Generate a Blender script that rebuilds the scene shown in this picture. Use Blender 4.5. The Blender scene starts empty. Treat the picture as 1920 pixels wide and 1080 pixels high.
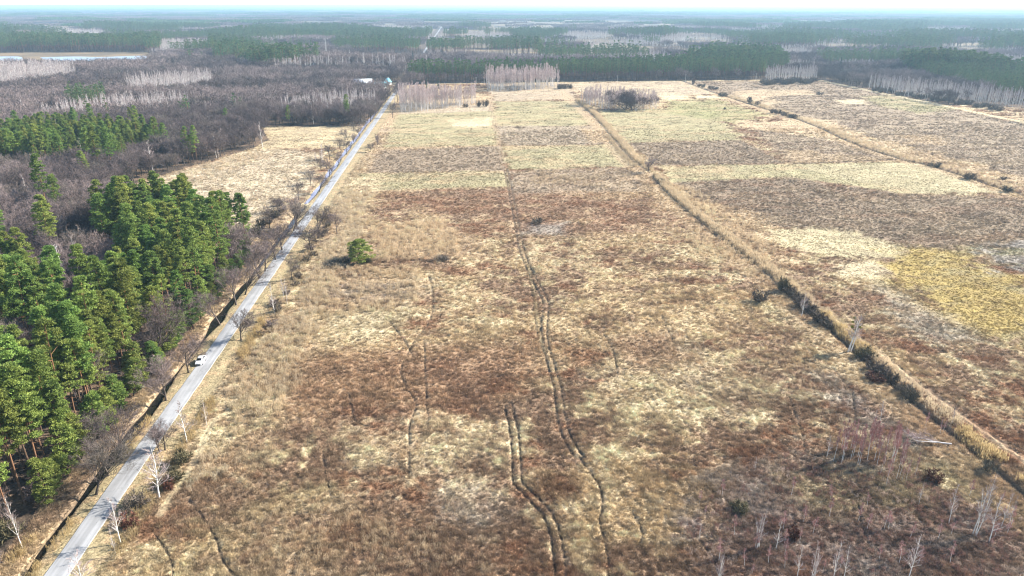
import bpy, bmesh, math
import numpy as np
from mathutils import Vector, Matrix

# ------------------------------------------------------------------ camera, sky, sun, exposure
scene = bpy.context.scene
COL = scene.collection
F_PX, CAM_H, HORIZON, VANISH_X = 1340.0, 85.0, 10.0, 856.0
PITCH = math.atan((540 - HORIZON) / F_PX)
YAW = math.atan((960 - VANISH_X) / F_PX * math.cos(PITCH))
cam = bpy.data.cameras.new('camera')
cam_o = bpy.data.objects.new('camera', cam)
COL.objects.link(cam_o)
cam.sensor_width = 36.0
cam.lens = F_PX / 1920 * 36.0
cam.clip_start = 1.0
cam.clip_end = 90000.0
cam_o.location = (0, 0, CAM_H)
cam_o.rotation_euler = (math.pi / 2 - PITCH, 0, -YAW)
scene.camera = cam_o

SUN_ELEV = math.radians(33)
SUN_AZ = math.atan2(0.95, 0.28)          # from +Y towards +X: the sun stands to the right of the road
wd = bpy.data.worlds.new('World')
scene.world = wd
wd.use_nodes = True
nt = wd.node_tree
bg = nt.nodes['Background']
sky = nt.nodes.new('ShaderNodeTexSky')
sky.sky_type = 'NISHITA'
sky.sun_disc = False
sky.sun_elevation = SUN_ELEV
sky.sun_rotation = SUN_AZ
sky.altitude = 100
sky.air_density = 1.0
sky.dust_density = 0.15
sky.ozone_density = 1.0
nt.links.new(sky.outputs[0], bg.inputs[0])
bg.inputs[1].default_value = 0.10
sun = bpy.data.lights.new('sun', 'SUN')
sun.energy = 5.0
sun.angle = math.radians(0.55)
sun.color = (1.0, 0.94, 0.85)
sun_o = bpy.data.objects.new('sun', sun)
COL.objects.link(sun_o)
sd = Vector((math.sin(SUN_AZ) * math.cos(SUN_ELEV), math.cos(SUN_AZ) * math.cos(SUN_ELEV), math.sin(SUN_ELEV)))
sun_o.rotation_euler = (-sd).to_track_quat('-Z', 'Y').to_euler()
sun_o.location = sd * 400

scene.view_settings.view_transform = 'Standard'
scene.view_settings.look = 'None'
scene.view_settings.gamma = 1.0
scene.view_settings.exposure = 1.6
scene.render.engine = 'CYCLES'
scene.cycles.max_bounces = 4
scene.cycles.diffuse_bounces = 2
scene.cycles.glossy_bounces = 2
scene.cycles.transparent_max_bounces = 4
scene.cycles.volume_bounces = 0
scene.cycles.use_denoising = True
scene.cycles.pixel_filter_type = 'BLACKMAN_HARRIS'
scene.cycles.filter_width = 1.15

# ------------------------------------------------------------------ helpers
RNG = np.random.default_rng(7)
CF, SF = math.cos(PITCH), math.sin(PITCH)
CY, SY = math.cos(YAW), math.sin(YAW)


def at(px, py, z=0.0):
    """the world point of the plane at height z that the photograph shows at a pixel"""
    u = (px - 960) / F_PX
    v = (py - 540) / F_PX
    f = CF - v * SF
    d = SF + v * CF
    k = (CAM_H - z) / d
    x, y = u * k, f * k
    return (x * CY + y * SY, -x * SY + y * CY)


def project(x, y, z):
    """pixel of world points (numpy)"""
    xr = x * CY - y * SY
    yr = x * SY + y * CY
    dz = z - CAM_H
    depth = yr * CF - dz * SF
    up = yr * SF + dz * CF
    return 960 + F_PX * xr / depth, 540 - F_PX * up / depth, depth


def px_per_m(px, py):
    x, y = at(px, py)
    return F_PX / (y * CY * CF + x * SY * CF + CAM_H * SF)


_T = np.random.default_rng(3).random((12, 256, 256)).astype(np.float32)


def vnoise(x, y, s=0):
    T = _T[s % 12]
    xi = np.floor(x).astype(np.int64)
    yi = np.floor(y).astype(np.int64)
    fx = (x - xi).astype(np.float32)
    fy = (y - yi).astype(np.float32)
    fx = fx * fx * (3 - 2 * fx)
    fy = fy * fy * (3 - 2 * fy)
    x0, x1, y0, y1 = xi & 255, (xi + 1) & 255, yi & 255, (yi + 1) & 255
    a = T[y0, x0] * (1 - fx) + T[y0, x1] * fx
    b = T[y1, x0] * (1 - fx) + T[y1, x1] * fx
    return a * (1 - fy) + b * fy


def fbm(x, y, s=0, o=4, g=0.5):
    t, a, n = 0, 1.0, 0.0
    c, sn = math.cos(0.6), math.sin(0.6)
    for k in range(o):
        t = t + a * vnoise(x + 17.3 * k, y - 9.1 * k, s + k)
        n += a
        a *= g
        x, y = (x * c - y * sn) * 2.03, (x * sn + y * c) * 2.03
    return t / n


def sstep(a, b, x):
    t = np.clip((x - a) / (b - a), 0, 1)
    return t * t * (3 - 2 * t)


def sdf_poly(x, y, P):
    """signed distance to a polygon, positive inside"""
    d = np.full(x.shape, 1e9)
    ins = np.zeros(x.shape, bool)
    n = len(P)
    for i in range(n):
        ax, ay = P[i]
        bx, by = P[(i + 1) % n]
        ex, ey = bx - ax, by - ay
        wx, wy = x - ax, y - ay
        t = np.clip((wx * ex + wy * ey) / (ex * ex + ey * ey + 1e-9), 0, 1)
        d = np.minimum(d, (wx - ex * t) ** 2 + (wy - ey * t) ** 2)
        c = ((ay <= y) != (by <= y))
        xx = ax + (y - ay) * ex / (ey if abs(ey) > 1e-9 else 1e-9)
        ins ^= c & (x < xx)
    d = np.sqrt(d)
    return np.where(ins, d, -d)


def line_dist(x, y, P):
    """distance to a polyline, signed side offset"""
    best = np.full(x.shape, 1e9)
    for i in range(len(P) - 1):
        ax, ay = P[i]
        bx, by = P[i + 1]
        ex, ey = bx - ax, by - ay
        wx, wy = x - ax, y - ay
        L2 = ex * ex + ey * ey
        t = np.clip((wx * ex + wy * ey) / L2, 0, 1)
        d = np.hypot(wx - ex * t, wy - ey * t)
        s = np.sign(wx * ey - wy * ex)
        best = np.where(d < np.abs(best), d * np.where(s == 0, 1, s), best)
    return best


def wpoly(P, z=0.0):
    return [at(a, b, z) for a, b in P]


def smooth_line(P, n=6):
    P = [np.array(p, float) for p in P]
    out = []
    for i in range(len(P) - 1):
        p0, p1, p2, p3 = P[max(i - 1, 0)], P[i], P[i + 1], P[min(i + 2, len(P) - 1)]
        for k in range(n):
            t = k / n
            out.append(tuple(0.5 * (2 * p1 + (p2 - p0) * t + (2 * p0 - 5 * p1 + 4 * p2 - p3) * t * t + (3 * p1 - p0 - 3 * p2 + p3) * t ** 3)))
    out.append(tuple(P[-1]))
    return out


class MB:
    """collects vertices and faces; builds one mesh"""

    def __init__(self):
        self.v, self.n = [], 0
        self.f = []          # (faces array, material index)

    def add(self, v, f, m=0):
        v = np.asarray(v, np.float32).reshape(-1, 3)
        f = np.asarray(f, np.int64)
        if len(f) == 0:
            return
        self.f.append((f + self.n, m))
        self.v.append(v)
        self.n += len(v)

    def tube(self, P, R, sides=6, m=0, cap=True):
        P = np.asarray(P, float)
        R = np.asarray(R, float)
        n = len(P)
        T = np.gradient(P, axis=0)
        T /= np.linalg.norm(T, axis=1)[:, None] + 1e-9
        ref = np.array([1.0, 0.13, 0.07]) if abs(T[0][0]) < 0.8 else np.array([0.1, 1.0, 0.05])
        A = np.cross(T, ref)
        A /= np.linalg.norm(A, axis=1)[:, None] + 1e-9
        B = np.cross(T, A)
        an = np.arange(sides) * 2 * math.pi / sides
        V = P[:, None, :] + R[:, None, None] * (A[:, None, :] * np.cos(an)[None, :, None] + B[:, None, :] * np.sin(an)[None, :, None])
        i = np.arange(n - 1)[:, None] * sides
        j = np.arange(sides)[None, :]
        k = (j + 1) % sides
        Fq = np.stack([i + j, i + k, i + sides + k, i + sides + j], -1).reshape(-1, 4)
        self.add(V.reshape(-1, 3), Fq[:, ::-1], m)
        if cap:
            self.add(V[-1], [list(range(sides))][0:1] if sides in (3, 4) else np.array([[0, a, a + 1] for a in range(1, sides - 1)]), m)
            self.add(V[0], [list(range(sides))[::-1]] if sides in (3, 4) else np.array([[0, a + 1, a] for a in range(1, sides - 1)]), m)

    def sticks(self, P0, P1, R0, R1, m=0, sides=3):
        """many straight tapered sticks at once"""
        P0 = np.asarray(P0, float)
        P1 = np.asarray(P1, float)
        n = len(P0)
        T = P1 - P0
        T /= np.linalg.norm(T, axis=1)[:, None] + 1e-9
        ref = np.where(np.abs(T[:, 2:3]) > 0.9, [[1.0, 0, 0]], [[0, 0, 1.0]])
        A = np.cross(T, ref)
        A /= np.linalg.norm(A, axis=1)[:, None] + 1e-9
        B = np.cross(T, A)
        an = np.arange(sides) * 2 * math.pi / sides
        off = A[:, None, :] * np.cos(an)[None, :, None] + B[:, None, :] * np.sin(an)[None, :, None]
        V = np.concatenate([P0[:, None, :] + off * np.asarray(R0)[:, None, None], P1[:, None, :] + off * np.asarray(R1)[:, None, None]], 1)
        b = (np.arange(n) * 2 * sides)[:, None]
        j = np.arange(sides)[None, :]
        k = (j + 1) % sides
        Fq = np.stack([b + j, b + k, b + sides + k, b + sides + j], -1).reshape(-1, 4)
        self.add(V.reshape(-1, 3), Fq, m)

    def spikes(self, P0, P1, W, rng, m=0):
        """flat pointed slivers (twigs, needles, blades): one triangle each"""
        n = len(P0)
        T = P1 - P0
        r = rng.normal(size=(n, 3))
        A = np.cross(T, r)
        A /= np.linalg.norm(A, axis=1)[:, None] + 1e-9
        A *= np.asarray(W)[:, None] * 0.5
        V = np.stack([P0 - A, P0 + A, P1], 1)
        self.add(V.reshape(-1, 3), np.arange(3 * n).reshape(-1, 3), m)

    def box(self, lo, hi, m=0):
        x0, y0, z0 = lo
        x1, y1, z1 = hi
        self.add([(x0, y0, z0), (x1, y0, z0), (x1, y1, z0), (x0, y1, z0), (x0, y0, z1), (x1, y0, z1), (x1, y1, z1), (x0, y1, z1)],
                 [(0, 3, 2, 1), (4, 5, 6, 7), (0, 1, 5, 4), (1, 2, 6, 5), (2, 3, 7, 6), (3, 0, 4, 7)], m)

    def join(self, other, m):
        for (f, _), in zip(other.f):
            pass
        V = np.concatenate(other.v)
        base = self.n
        self.v.append(V)
        self.n += len(V)
        for f, _ in other.f:
            self.f.append((f + base, m))
        return self

    def mesh(self, name, mats, smooth=False):
        V = np.concatenate(self.v).astype(np.float32)
        me = bpy.data.meshes.new(name)
        me.vertices.add(len(V))
        me.vertices.foreach_set('co', V.ravel())
        loops = np.concatenate([f.ravel() for f, _ in self.f])
        sizes = np.concatenate([np.full(len(f), f.shape[1]) for f, _ in self.f])
        mi = np.concatenate([np.full(len(f), m) for f, m in self.f])
        me.loops.add(len(loops))
        me.loops.foreach_set('vertex_index', loops.astype(np.int32))
        me.polygons.add(len(sizes))
        st = np.concatenate([[0], np.cumsum(sizes)[:-1]])
        me.polygons.foreach_set('loop_start', st.astype(np.int32))
        me.polygons.foreach_set('loop_total', sizes.astype(np.int32))
        me.polygons.foreach_set('material_index', mi.astype(np.int32))
        if smooth:
            me.polygons.foreach_set('use_smooth', np.ones(len(sizes), bool))
        for m in (mats if isinstance(mats, (list, tuple)) else [mats]):
            me.materials.append(m)
        me.update(calc_edges=True)
        return me

    def obj(self, name, mats, parent=None, smooth=False):
        return link(name, self.mesh(name, mats, smooth), parent)


def link(name, data, parent=None):
    o = bpy.data.objects.new(name, data)
    COL.objects.link(o)
    if parent is not None:
        o.parent = parent
    return o


def tag(o, label, cat, group=None):
    o['label'] = label
    o['category'] = cat
    if group:
        o['group'] = group
    return o


def thing(name, label, cat, loc=(0, 0, 0), rz=0.0, s=1.0, group=None):
    o = link(name, None)
    o.empty_display_size = 0.5
    o.location = loc
    o.rotation_euler = (0, 0, rz)
    o.scale = (s, s, s) if np.isscalar(s) else s
    return tag(o, label, cat, group)


# ------------------------------------------------------------------ materials
def mat(name, color, rough=0.9, vary=0.25, noise_scale=1.0, rnd=0.0, color2=None, spec=0.2, coords='Object', backlight=0.0, bump=0.0, bump_scale=6.0, rnd_hue=0.0):
    """procedural material: base colour with noise, plus a variation from object to object"""
    m = bpy.data.materials.new(name)
    m.use_nodes = True
    n, l = m.node_tree.nodes, m.node_tree.links
    p = n['Principled BSDF']
    p.inputs['Roughness'].default_value = rough
    p.inputs['Specular IOR Level'].default_value = spec
    tc = n.new('ShaderNodeTexCoord')
    nz = n.new('ShaderNodeTexNoise')
    nz.inputs['Scale'].default_value = noise_scale
    nz.inputs['Detail'].default_value = 4
    l.new(tc.outputs[coords], nz.inputs['Vector'])
    rp = n.new('ShaderNodeMapRange')
    rp.inputs['From Min'].default_value = 0.3
    rp.inputs['From Max'].default_value = 0.7
    l.new(nz.outputs['Fac'], rp.inputs['Value'])
    mx = n.new('ShaderNodeMix')
    mx.data_type = 'RGBA'
    c1 = tuple(color)
    c2 = tuple(color2) if color2 else tuple(min(1, c * (1 + vary)) for c in color)
    if not color2:
        c1 = tuple(c * (1 - vary) for c in color)
    mx.inputs[6].default_value = (*c1, 1)
    mx.inputs[7].default_value = (*c2, 1)
    l.new(rp.outputs['Result'], mx.inputs[0])
    out = mx.outputs[2]
    if rnd > 0 or rnd_hue > 0:
        oi = n.new('ShaderNodeObjectInfo')
        hs = n.new('ShaderNodeHueSaturation')
        mr = n.new('ShaderNodeMapRange')
        mr.inputs['To Min'].default_value = 1 - rnd
        mr.inputs['To Max'].default_value = 1 + rnd
        l.new(oi.outputs['Random'], mr.inputs['Value'])
        l.new(mr.outputs['Result'], hs.inputs['Value'])
        if rnd_hue > 0:
            mu = n.new('ShaderNodeMath')
            mu.operation = 'MULTIPLY'
            mu.inputs[1].default_value = 7.31
            fr = n.new('ShaderNodeMath')
            fr.operation = 'FRACT'
            mh = n.new('ShaderNodeMapRange')
            mh.inputs['To Min'].default_value = 0.5 - rnd_hue
            mh.inputs['To Max'].default_value = 0.5 + rnd_hue
            l.new(oi.outputs['Random'], mu.inputs[0])
            l.new(mu.outputs[0], fr.inputs[0])
            l.new(fr.outputs[0], mh.inputs['Value'])
            l.new(mh.outputs['Result'], hs.inputs['Hue'])
        l.new(out, hs.inputs['Color'])
        out = hs.outputs['Color']
    l.new(out, p.inputs['Base Color'])
    if bump > 0:
        nb = n.new('ShaderNodeTexNoise')
        nb.inputs['Scale'].default_value = bump_scale
        nb.inputs['Detail'].default_value = 5
        l.new(tc.outputs[coords], nb.inputs['Vector'])
        bp = n.new('ShaderNodeBump')
        bp.inputs['Strength'].default_value = bump
        l.new(nb.outputs['Fac'], bp.inputs['Height'])
        l.new(bp.outputs['Normal'], p.inputs['Normal'])
    if backlight > 0:
        tr = n.new('ShaderNodeBsdfTranslucent')
        l.new(out, tr.inputs['Color'])
        ms = n.new('ShaderNodeMixShader')
        ms.inputs[0].default_value = backlight
        l.new(p.outputs[0], ms.inputs[1])
        l.new(tr.outputs[0], ms.inputs[2])
        l.new(ms.outputs[0], n['Material Output'].inputs['Surface'])
    return m


def mat_attr(name, attr='tint', kind='INSTANCER', rough=0.95, vary=0.3, rnd=0.0, backlight=0.0):
    """a material that takes its colour from an attribute of the sheet or of the instance"""
    m = bpy.data.materials.new(name)
    m.use_nodes = True
    n, l = m.node_tree.nodes, m.node_tree.links
    p = n['Principled BSDF']
    p.inputs['Roughness'].default_value = rough
    p.inputs['Specular IOR Level'].default_value = 0.15
    a = n.new('ShaderNodeAttribute')
    a.attribute_type = kind
    a.attribute_name = attr
    out = a.outputs['Color']
    if rnd:
        oi = n.new('ShaderNodeObjectInfo')
        hs = n.new('ShaderNodeHueSaturation')
        mr = n.new('ShaderNodeMapRange')
        mr.inputs['To Min'].default_value = 1 - rnd
        mr.inputs['To Max'].default_value = 1 + rnd
        l.new(oi.outputs['Random'], mr.inputs['Value'])
        l.new(mr.outputs['Result'], hs.inputs['Value'])
        l.new(out, hs.inputs['Color'])
        out = hs.outputs['Color']
    l.new(out, p.inputs['Base Color'])
    if backlight:
        tr = n.new('ShaderNodeBsdfTranslucent')
        l.new(out, tr.inputs['Color'])
        ms = n.new('ShaderNodeMixShader')
        ms.inputs[0].default_value = backlight
        l.new(p.outputs[0], ms.inputs[1])
        l.new(tr.outputs[0], ms.inputs[2])
        l.new(ms.outputs[0], n['Material Output'].inputs['Surface'])
    return m


def mat_ground():
    m = bpy.data.materials.new('dry_meadow_ground')
    m.use_nodes = True
    n, l = m.node_tree.nodes, m.node_tree.links
    p = n['Principled BSDF']
    p.inputs['Roughness'].default_value = 0.97
    p.inputs['Specular IOR Level'].default_value = 0.1
    a = n.new('ShaderNodeAttribute')
    a.attribute_name = 'Col'
    tc = n.new('ShaderNodeTexCoord')
    out = a.outputs['Color']
    for sc, lo, hi in ((2.6, 0.55, 1.5), (0.5, 0.75, 1.25)):
        nz = n.new('ShaderNodeTexNoise')
        nz.inputs['Scale'].default_value = sc
        nz.inputs['Detail'].default_value = 5
        nz.inputs['Roughness'].default_value = 0.65
        l.new(tc.outputs['Object'], nz.inputs['Vector'])
        mr = n.new('ShaderNodeMapRange')
        mr.inputs['From Min'].default_value = 0.32
        mr.inputs['From Max'].default_value = 0.68
        mr.inputs['To Min'].default_value = lo
        mr.inputs['To Max'].default_value = hi
        l.new(nz.outputs['Fac'], mr.inputs['Value'])
        hs = n.new('ShaderNodeHueSaturation')
        l.new(mr.outputs['Result'], hs.inputs['Value'])
        l.new(out, hs.inputs['Color'])
        out = hs.outputs['Color']
    l.new(out, p.inputs['Base Color'])
    nb = n.new('ShaderNodeTexNoise')
    nb.inputs['Scale'].default_value = 1.6
    nb.inputs['Detail'].default_value = 6
    nb.inputs['Roughness'].default_value = 0.7
    l.new(tc.outputs['Object'], nb.inputs['Vector'])
    bp = n.new('ShaderNodeBump')
    bp.inputs['Strength'].default_value = 0.8
    bp.inputs['Distance'].default_value = 0.35
    l.new(nb.outputs['Fac'], bp.inputs['Height'])
    l.new(bp.outputs['Normal'], p.inputs['Normal'])
    return m


def mat_water(name, tint=(0.010, 0.010, 0.009)):
    m = mat(name, tint, rough=0.06, vary=0.3, noise_scale=0.3, spec=0.5, coords='Object', bump=0.08, bump_scale=0.8)
    m.node_tree.nodes['Principled BSDF'].inputs['IOR'].default_value = 1.33
    return m


def mat_trunk_pine():
    """Scots pine bark: grey-brown plates below, orange flaking bark above"""
    m = mat('pine_bark', (0.10, 0.065, 0.045), rough=0.9, vary=0.35, noise_scale=2.5)
    n, l = m.node_tree.nodes, m.node_tree.links
    p = n['Principled BSDF']
    src = p.inputs['Base Color'].links[0].from_socket
    tc = n.new('ShaderNodeTexCoord')
    sp = n.new('ShaderNodeSeparateXYZ')
    l.new(tc.outputs['Object'], sp.inputs[0])
    mr = n.new('ShaderNodeMapRange')
    mr.inputs['From Min'].default_value = 3.0
    mr.inputs['From Max'].default_value = 12.0
    l.new(sp.outputs['Z'], mr.inputs['Value'])
    mx = n.new('ShaderNodeMix')
    mx.data_type = 'RGBA'
    mx.inputs[7].default_value = (0.23, 0.115, 0.06, 1)
    l.new(mr.outputs['Result'], mx.inputs[0])
    l.new(src, mx.inputs[6])
    l.new(mx.outputs[2], p.inputs['Base Color'])
    return m


M = {}
M['ground'] = mat_ground()
M['asphalt'] = mat('pale_worn_asphalt', (0.27, 0.27, 0.272), rough=0.85, vary=0.12, noise_scale=0.25, bump=0.1, bump_scale=8)


def wear(m, scale, lo, hi, f0, f1):
    n, l = m.node_tree.nodes, m.node_tree.links
    p = n['Principled BSDF']
    src = p.inputs['Base Color'].links[0].from_socket
    tc, mp, nz = n.new('ShaderNodeTexCoord'), n.new('ShaderNodeMapping'), n.new('ShaderNodeTexNoise')
    mp.inputs['Scale'].default_value = scale
    nz.inputs['Scale'].default_value = 1.0
    nz.inputs['Detail'].default_value = 3
    mr, hs = n.new('ShaderNodeMapRange'), n.new('ShaderNodeHueSaturation')
    for k, v in (('From Min', f0), ('From Max', f1), ('To Min', lo), ('To Max', hi)):
        mr.inputs[k].default_value = v
    l.new(tc.outputs['Object'], mp.inputs['Vector'])
    l.new(mp.outputs[0], nz.inputs['Vector'])
    l.new(nz.outputs['Fac'], mr.inputs['Value'])
    l.new(mr.outputs['Result'], hs.inputs['Value'])
    l.new(src, hs.inputs['Color'])
    l.new(hs.outputs['Color'], p.inputs['Base Color'])


wear(M['asphalt'], (1.3, 0.045, 1), 0.82, 1.16, 0.35, 0.65)     # lengthwise wheel wear
wear(M['asphalt'], (0.55, 0.11, 1), 0.74, 1.0, 0.28, 0.42)      # darker repaired patches
wear(M['asphalt'], (2.2, 1.6, 1), 0.7, 1.0, 0.24, 0.38)         # stains and potholes
M['edge'] = mat('crumbling_road_edge', (0.31, 0.305, 0.29), rough=0.9, vary=0.25, noise_scale=1.2)
M['ditch_water'] = mat_water('ditch_water')
M['lake_water'] = mat_water('lake_water', (0.30, 0.36, 0.42))
M['ice_water'] = mat_water('thin_ice_on_water', (0.24, 0.245, 0.33))
for k_ in ('lake_water', 'ice_water'):
    M[k_].node_tree.nodes['Principled BSDF'].inputs['Roughness'].default_value = 0.3
M['pine_bark'] = mat_trunk_pine()
M['needles'] = mat('pine_needles', (0.115, 0.170, 0.038), rough=0.7, color2=(0.27, 0.33, 0.075), noise_scale=0.45, rnd=0.25, rnd_hue=0.03, backlight=0.32)
M['shaded_needles'] = mat('shaded_pine_needles', (0.065, 0.112, 0.042), rough=0.75, color2=(0.135, 0.185, 0.062), noise_scale=0.3, rnd=0.3, rnd_hue=0.03, backlight=0.15)  # far pines: needle colour darkened and blued to paint in their shade
M['spruce'] = mat('spruce_needles', (0.022, 0.042, 0.02), rough=0.7, vary=0.25, noise_scale=0.5, rnd=0.15)
M['bark'] = mat('grey_brown_bark', (0.085, 0.068, 0.055), vary=0.3, noise_scale=2, rnd=0.2)
M['twig'] = mat('bare_twigs', (0.148, 0.117, 0.102), vary=0.2, noise_scale=0.4, rnd=0.28, rnd_hue=0.03)
M['twig_dark'] = mat('dark_bare_twigs', (0.115, 0.088, 0.082), vary=0.2, noise_scale=0.4, rnd=0.25)
M['twig_pale'] = mat('pale_bare_twigs', (0.215, 0.165, 0.15), vary=0.2, noise_scale=0.4, rnd=0.2)
M['birch_bark'] = mat('white_birch_bark', (0.48, 0.44, 0.40), rough=0.7, color2=(0.80, 0.76, 0.70), noise_scale=1.6, rnd=0.06)
M['birch_twig'] = mat('birch_twigs', (0.33, 0.255, 0.235), vary=0.2, noise_scale=0.5, rnd=0.2)
M['pink_twig'] = mat('young_birch_twigs', (0.37, 0.205, 0.18), vary=0.2, noise_scale=0.5, rnd=0.15)
M['dark_twig'] = mat('willow_twigs', (0.115, 0.093, 0.070), vary=0.3, noise_scale=0.7, rnd=0.25, rnd_hue=0.02)
M['olive_twig'] = mat('mossy_twigs', (0.10, 0.085, 0.045), vary=0.3, noise_scale=0.7, rnd=0.2)
M['rust_twig'] = mat('rusty_bramble_stems', (0.13, 0.055, 0.035), vary=0.3, noise_scale=0.7, rnd=0.2)
M['grey_birch_bark'] = mat('grey_birch_bark', (0.46, 0.42, 0.39), rough=0.8, color2=(0.66, 0.62, 0.58), noise_scale=1.2, rnd=0.1)
M['grove_twig'] = mat('grove_birch_twigs', (0.46, 0.345, 0.315), vary=0.2, noise_scale=0.5, rnd=0.15)
M['mistletoe'] = mat('mistletoe_leaves', (0.16, 0.16, 0.025), vary=0.3, noise_scale=1.5)
M['tuft'] = mat_attr('dry_grass_blades', 'tint', 'INSTANCER', rnd=0.12, backlight=0.25)
M['reed'] = mat_attr('dry_reed_stems', 'tint', 'INSTANCER', rnd=0.15, backlight=0.5)

# ------------------------------------------------------------------ where things lie: lines and areas of the land
ROAD_X, ROAD_HW = -66.2, 2.0
DITCH_X = -71.8


def W(P, z=0.0, n=4):
    return smooth_line(wpoly(P, z), n)


TRACK_A = W([(918, 196), (925, 230), (935, 270), (947, 315), (955, 350), (965, 400), (972, 440), (982, 480), (1000, 520), (1014, 545), (1024, 572), (1020, 602), (1022, 640), (1035, 690), (1046, 730), (1052, 780), (1068, 828), (1086, 855)])
TRACK_A2 = W([(988, 492), (998, 530), (1004, 560), (1008, 600), (1014, 630), (1022, 660)])
PATH_A = W([(1086, 855), (1110, 890), (1126, 915), (1128, 950), (1125, 980), (1140, 1040), (1143, 1100)])
TRACK_B = W([(953, 758), (962, 800), (967, 850), (970, 900), (985, 920), (1010, 945), (1030, 970), (1045, 1020), (1052, 1100)])
PATHS = [W(P) for P in (
    [(803, 515), (812, 555), (806, 600), (780, 635), (760, 670), (752, 700), (765, 730), (780, 758), (767, 800), (767, 895)],
    [(355, 935), (385, 975), (405, 1010), (415, 1045), (445, 1085)],
    [(605, 850), (614, 900), (618, 930)], [(290, 1000), (320, 1050), (325, 1090)],
    [(1130, 620), (1150, 660), (1158, 700)], [(795, 640), (798, 720), (802, 800)], [(1480, 745), (1500, 800), (1510, 850)],
    [(1560, 690), (1597, 735), (1602, 790)], [(1185, 960), (1205, 1000), (1190, 1030)], [(655, 740), (668, 790), (700, 800)],
    [(730, 600), (760, 640), (775, 670)], [(1240, 590), (1262, 640)], [(1310, 1010), (1335, 1040), (1350, 1080)],
    [(1610, 945), (1618, 990), (1640, 1040)], [(1340, 245), (1400, 275), (1465, 306)])]
DITCH1 = W([(1062, 172), (1080, 190), (1112, 217), (1150, 260), (1185, 300), (1215, 322), (1260, 370), (1330, 428), (1400, 482), (1460, 532), (1540, 602), (1640, 690), (1740, 775), (1860, 872), (1990, 985)])
RIDE1 = [(x + 5.5 + 2.5 * math.sin(y * 0.02), y) for x, y in DITCH1 if y < 330]
DITCH3 = W([(1275, 150), (1335, 172), (1400, 193), (1470, 215), (1530, 236), (1600, 268), (1690, 298), (1740, 309), (1800, 327), (1890, 357), (1990, 385)])
DITCH4 = W([(1690, 298), (1480, 307)], n=2)
CROSS = W([(800, 160), (842, 156.5), (1050, 154), (1280, 151.5), (1430, 150), (1545, 152)], n=3)
RIDE2 = W([(1545, 152), (1640, 172), (1760, 196), (1850, 215), (1960, 238)], n=3)
SIDE = W([(588, 384), (560, 383), (530, 382)], n=2)
WALK = W([(440, 770), (400, 790), (375, 845), (350, 890), (320, 930), (300, 965)], n=3)

FIELD = [at(a, b) for a, b in ((742, 190), (757, 160), (800, 158), (842, 156), (1050, 153.5), (1280, 151), (1430, 149.5), (1548, 151.5), (1640, 170), (1760, 194), (1850, 213), (1970, 236), (2300, 300))] + [(900, -80), (-63, -80)]
OPEN = [
    [at(a, b) for a, b in ((490, 237), (682, 236))] + [(-69, 590), (-69, 330), (-74, 328)] + [at(a, b) for a, b in ((545, 400), (500, 455), (400, 470), (270, 420), (205, 368), (270, 338), (330, 321), (412, 297), (472, 279), (505, 262))],
    wpoly([(345, 178), (425, 172), (530, 171), (535, 179), (430, 182), (345, 184)]),
    wpoly([(-60, 99.5), (60, 98), (150, 98), (275, 97.5), (292, 110), (275, 126), (140, 131), (40, 130), (-60, 126)]),
    wpoly([(655, 158), (745, 154), (748, 172), (660, 170)]),
    [(-77, 40), (-77, 95), (-77.5, 150), (-78, 200), (-78, 260), (-78, 330), (-69, 335), (-60, 335), (-60, 40)],
    wpoly([(150, 128), (300, 121), (400, 119), (405, 122), (300, 125), (152, 133)]),
    wpoly([(60, 176), (240, 163), (340, 162), (345, 166), (240, 168), (60, 182)]),
    wpoly([(520, 104), (640, 98), (770, 100), (772, 103), (640, 102), (520, 108)]),
    wpoly([(560, 134), (640, 130), (735, 133), (735, 136), (640, 134), (560, 138)]),
    wpoly([(830, 92), (1000, 94), (1180, 92), (1180, 95), (1000, 98), (830, 96)]),
    wpoly([(1600, 96), (1700, 98), (1850, 106), (1850, 110), (1700, 102), (1600, 99)]),
    wpoly([(1795, 194), (1960, 205), (1970, 232), (1880, 219), (1780, 199)]),
]
FC = 21.0      # crown height used when an area is outlined along tree tops
PINES = [
    [(-78.8, 55), (-78.8, 190), (-78.0, 297)] + wpoly([(500, 368), (440, 346), (300, 346), (190, 352), (165, 390), (150, 540), (40, 640), (-60, 640), (-420, 700), (-300, 1150)], FC),
    wpoly([(-30, 455), (40, 452), (92, 500), (88, 545), (-30, 560)], FC),
    wpoly([(-80, 216), (60, 212), (180, 213), (300, 217), (312, 226), (240, 232), (135, 242), (82, 256), (-80, 264)], FC),
    wpoly([(118, 152), (190, 152), (192, 168), (120, 172)], FC),
    [at(a, b) for a, b in ((768, 156), (842, 155.5), (1050, 153), (1280, 150.5), (1425, 149))] + wpoly([(1425, 118), (1480, 106), (1460, 90), (1340, 86), (1280, 104), (1040, 112), (870, 116), (780, 114)], FC),
    wpoly([(1692, 112), (1920, 150), (2100, 170), (2100, 130), (1920, 118), (1720, 100)], FC),
    wpoly([(-60, 72), (40, 66), (200, 62), (330, 64), (330, 76), (180, 84), (-60, 90)], FC),
    wpoly([(440, 97), (560, 92), (605, 99), (480, 107)], FC),
    wpoly([(395, 88), (450, 84), (470, 90), (400, 95)], FC),
    wpoly([(300, 66), (480, 70), (490, 82), (400, 84), (300, 80)], FC),
]
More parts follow.
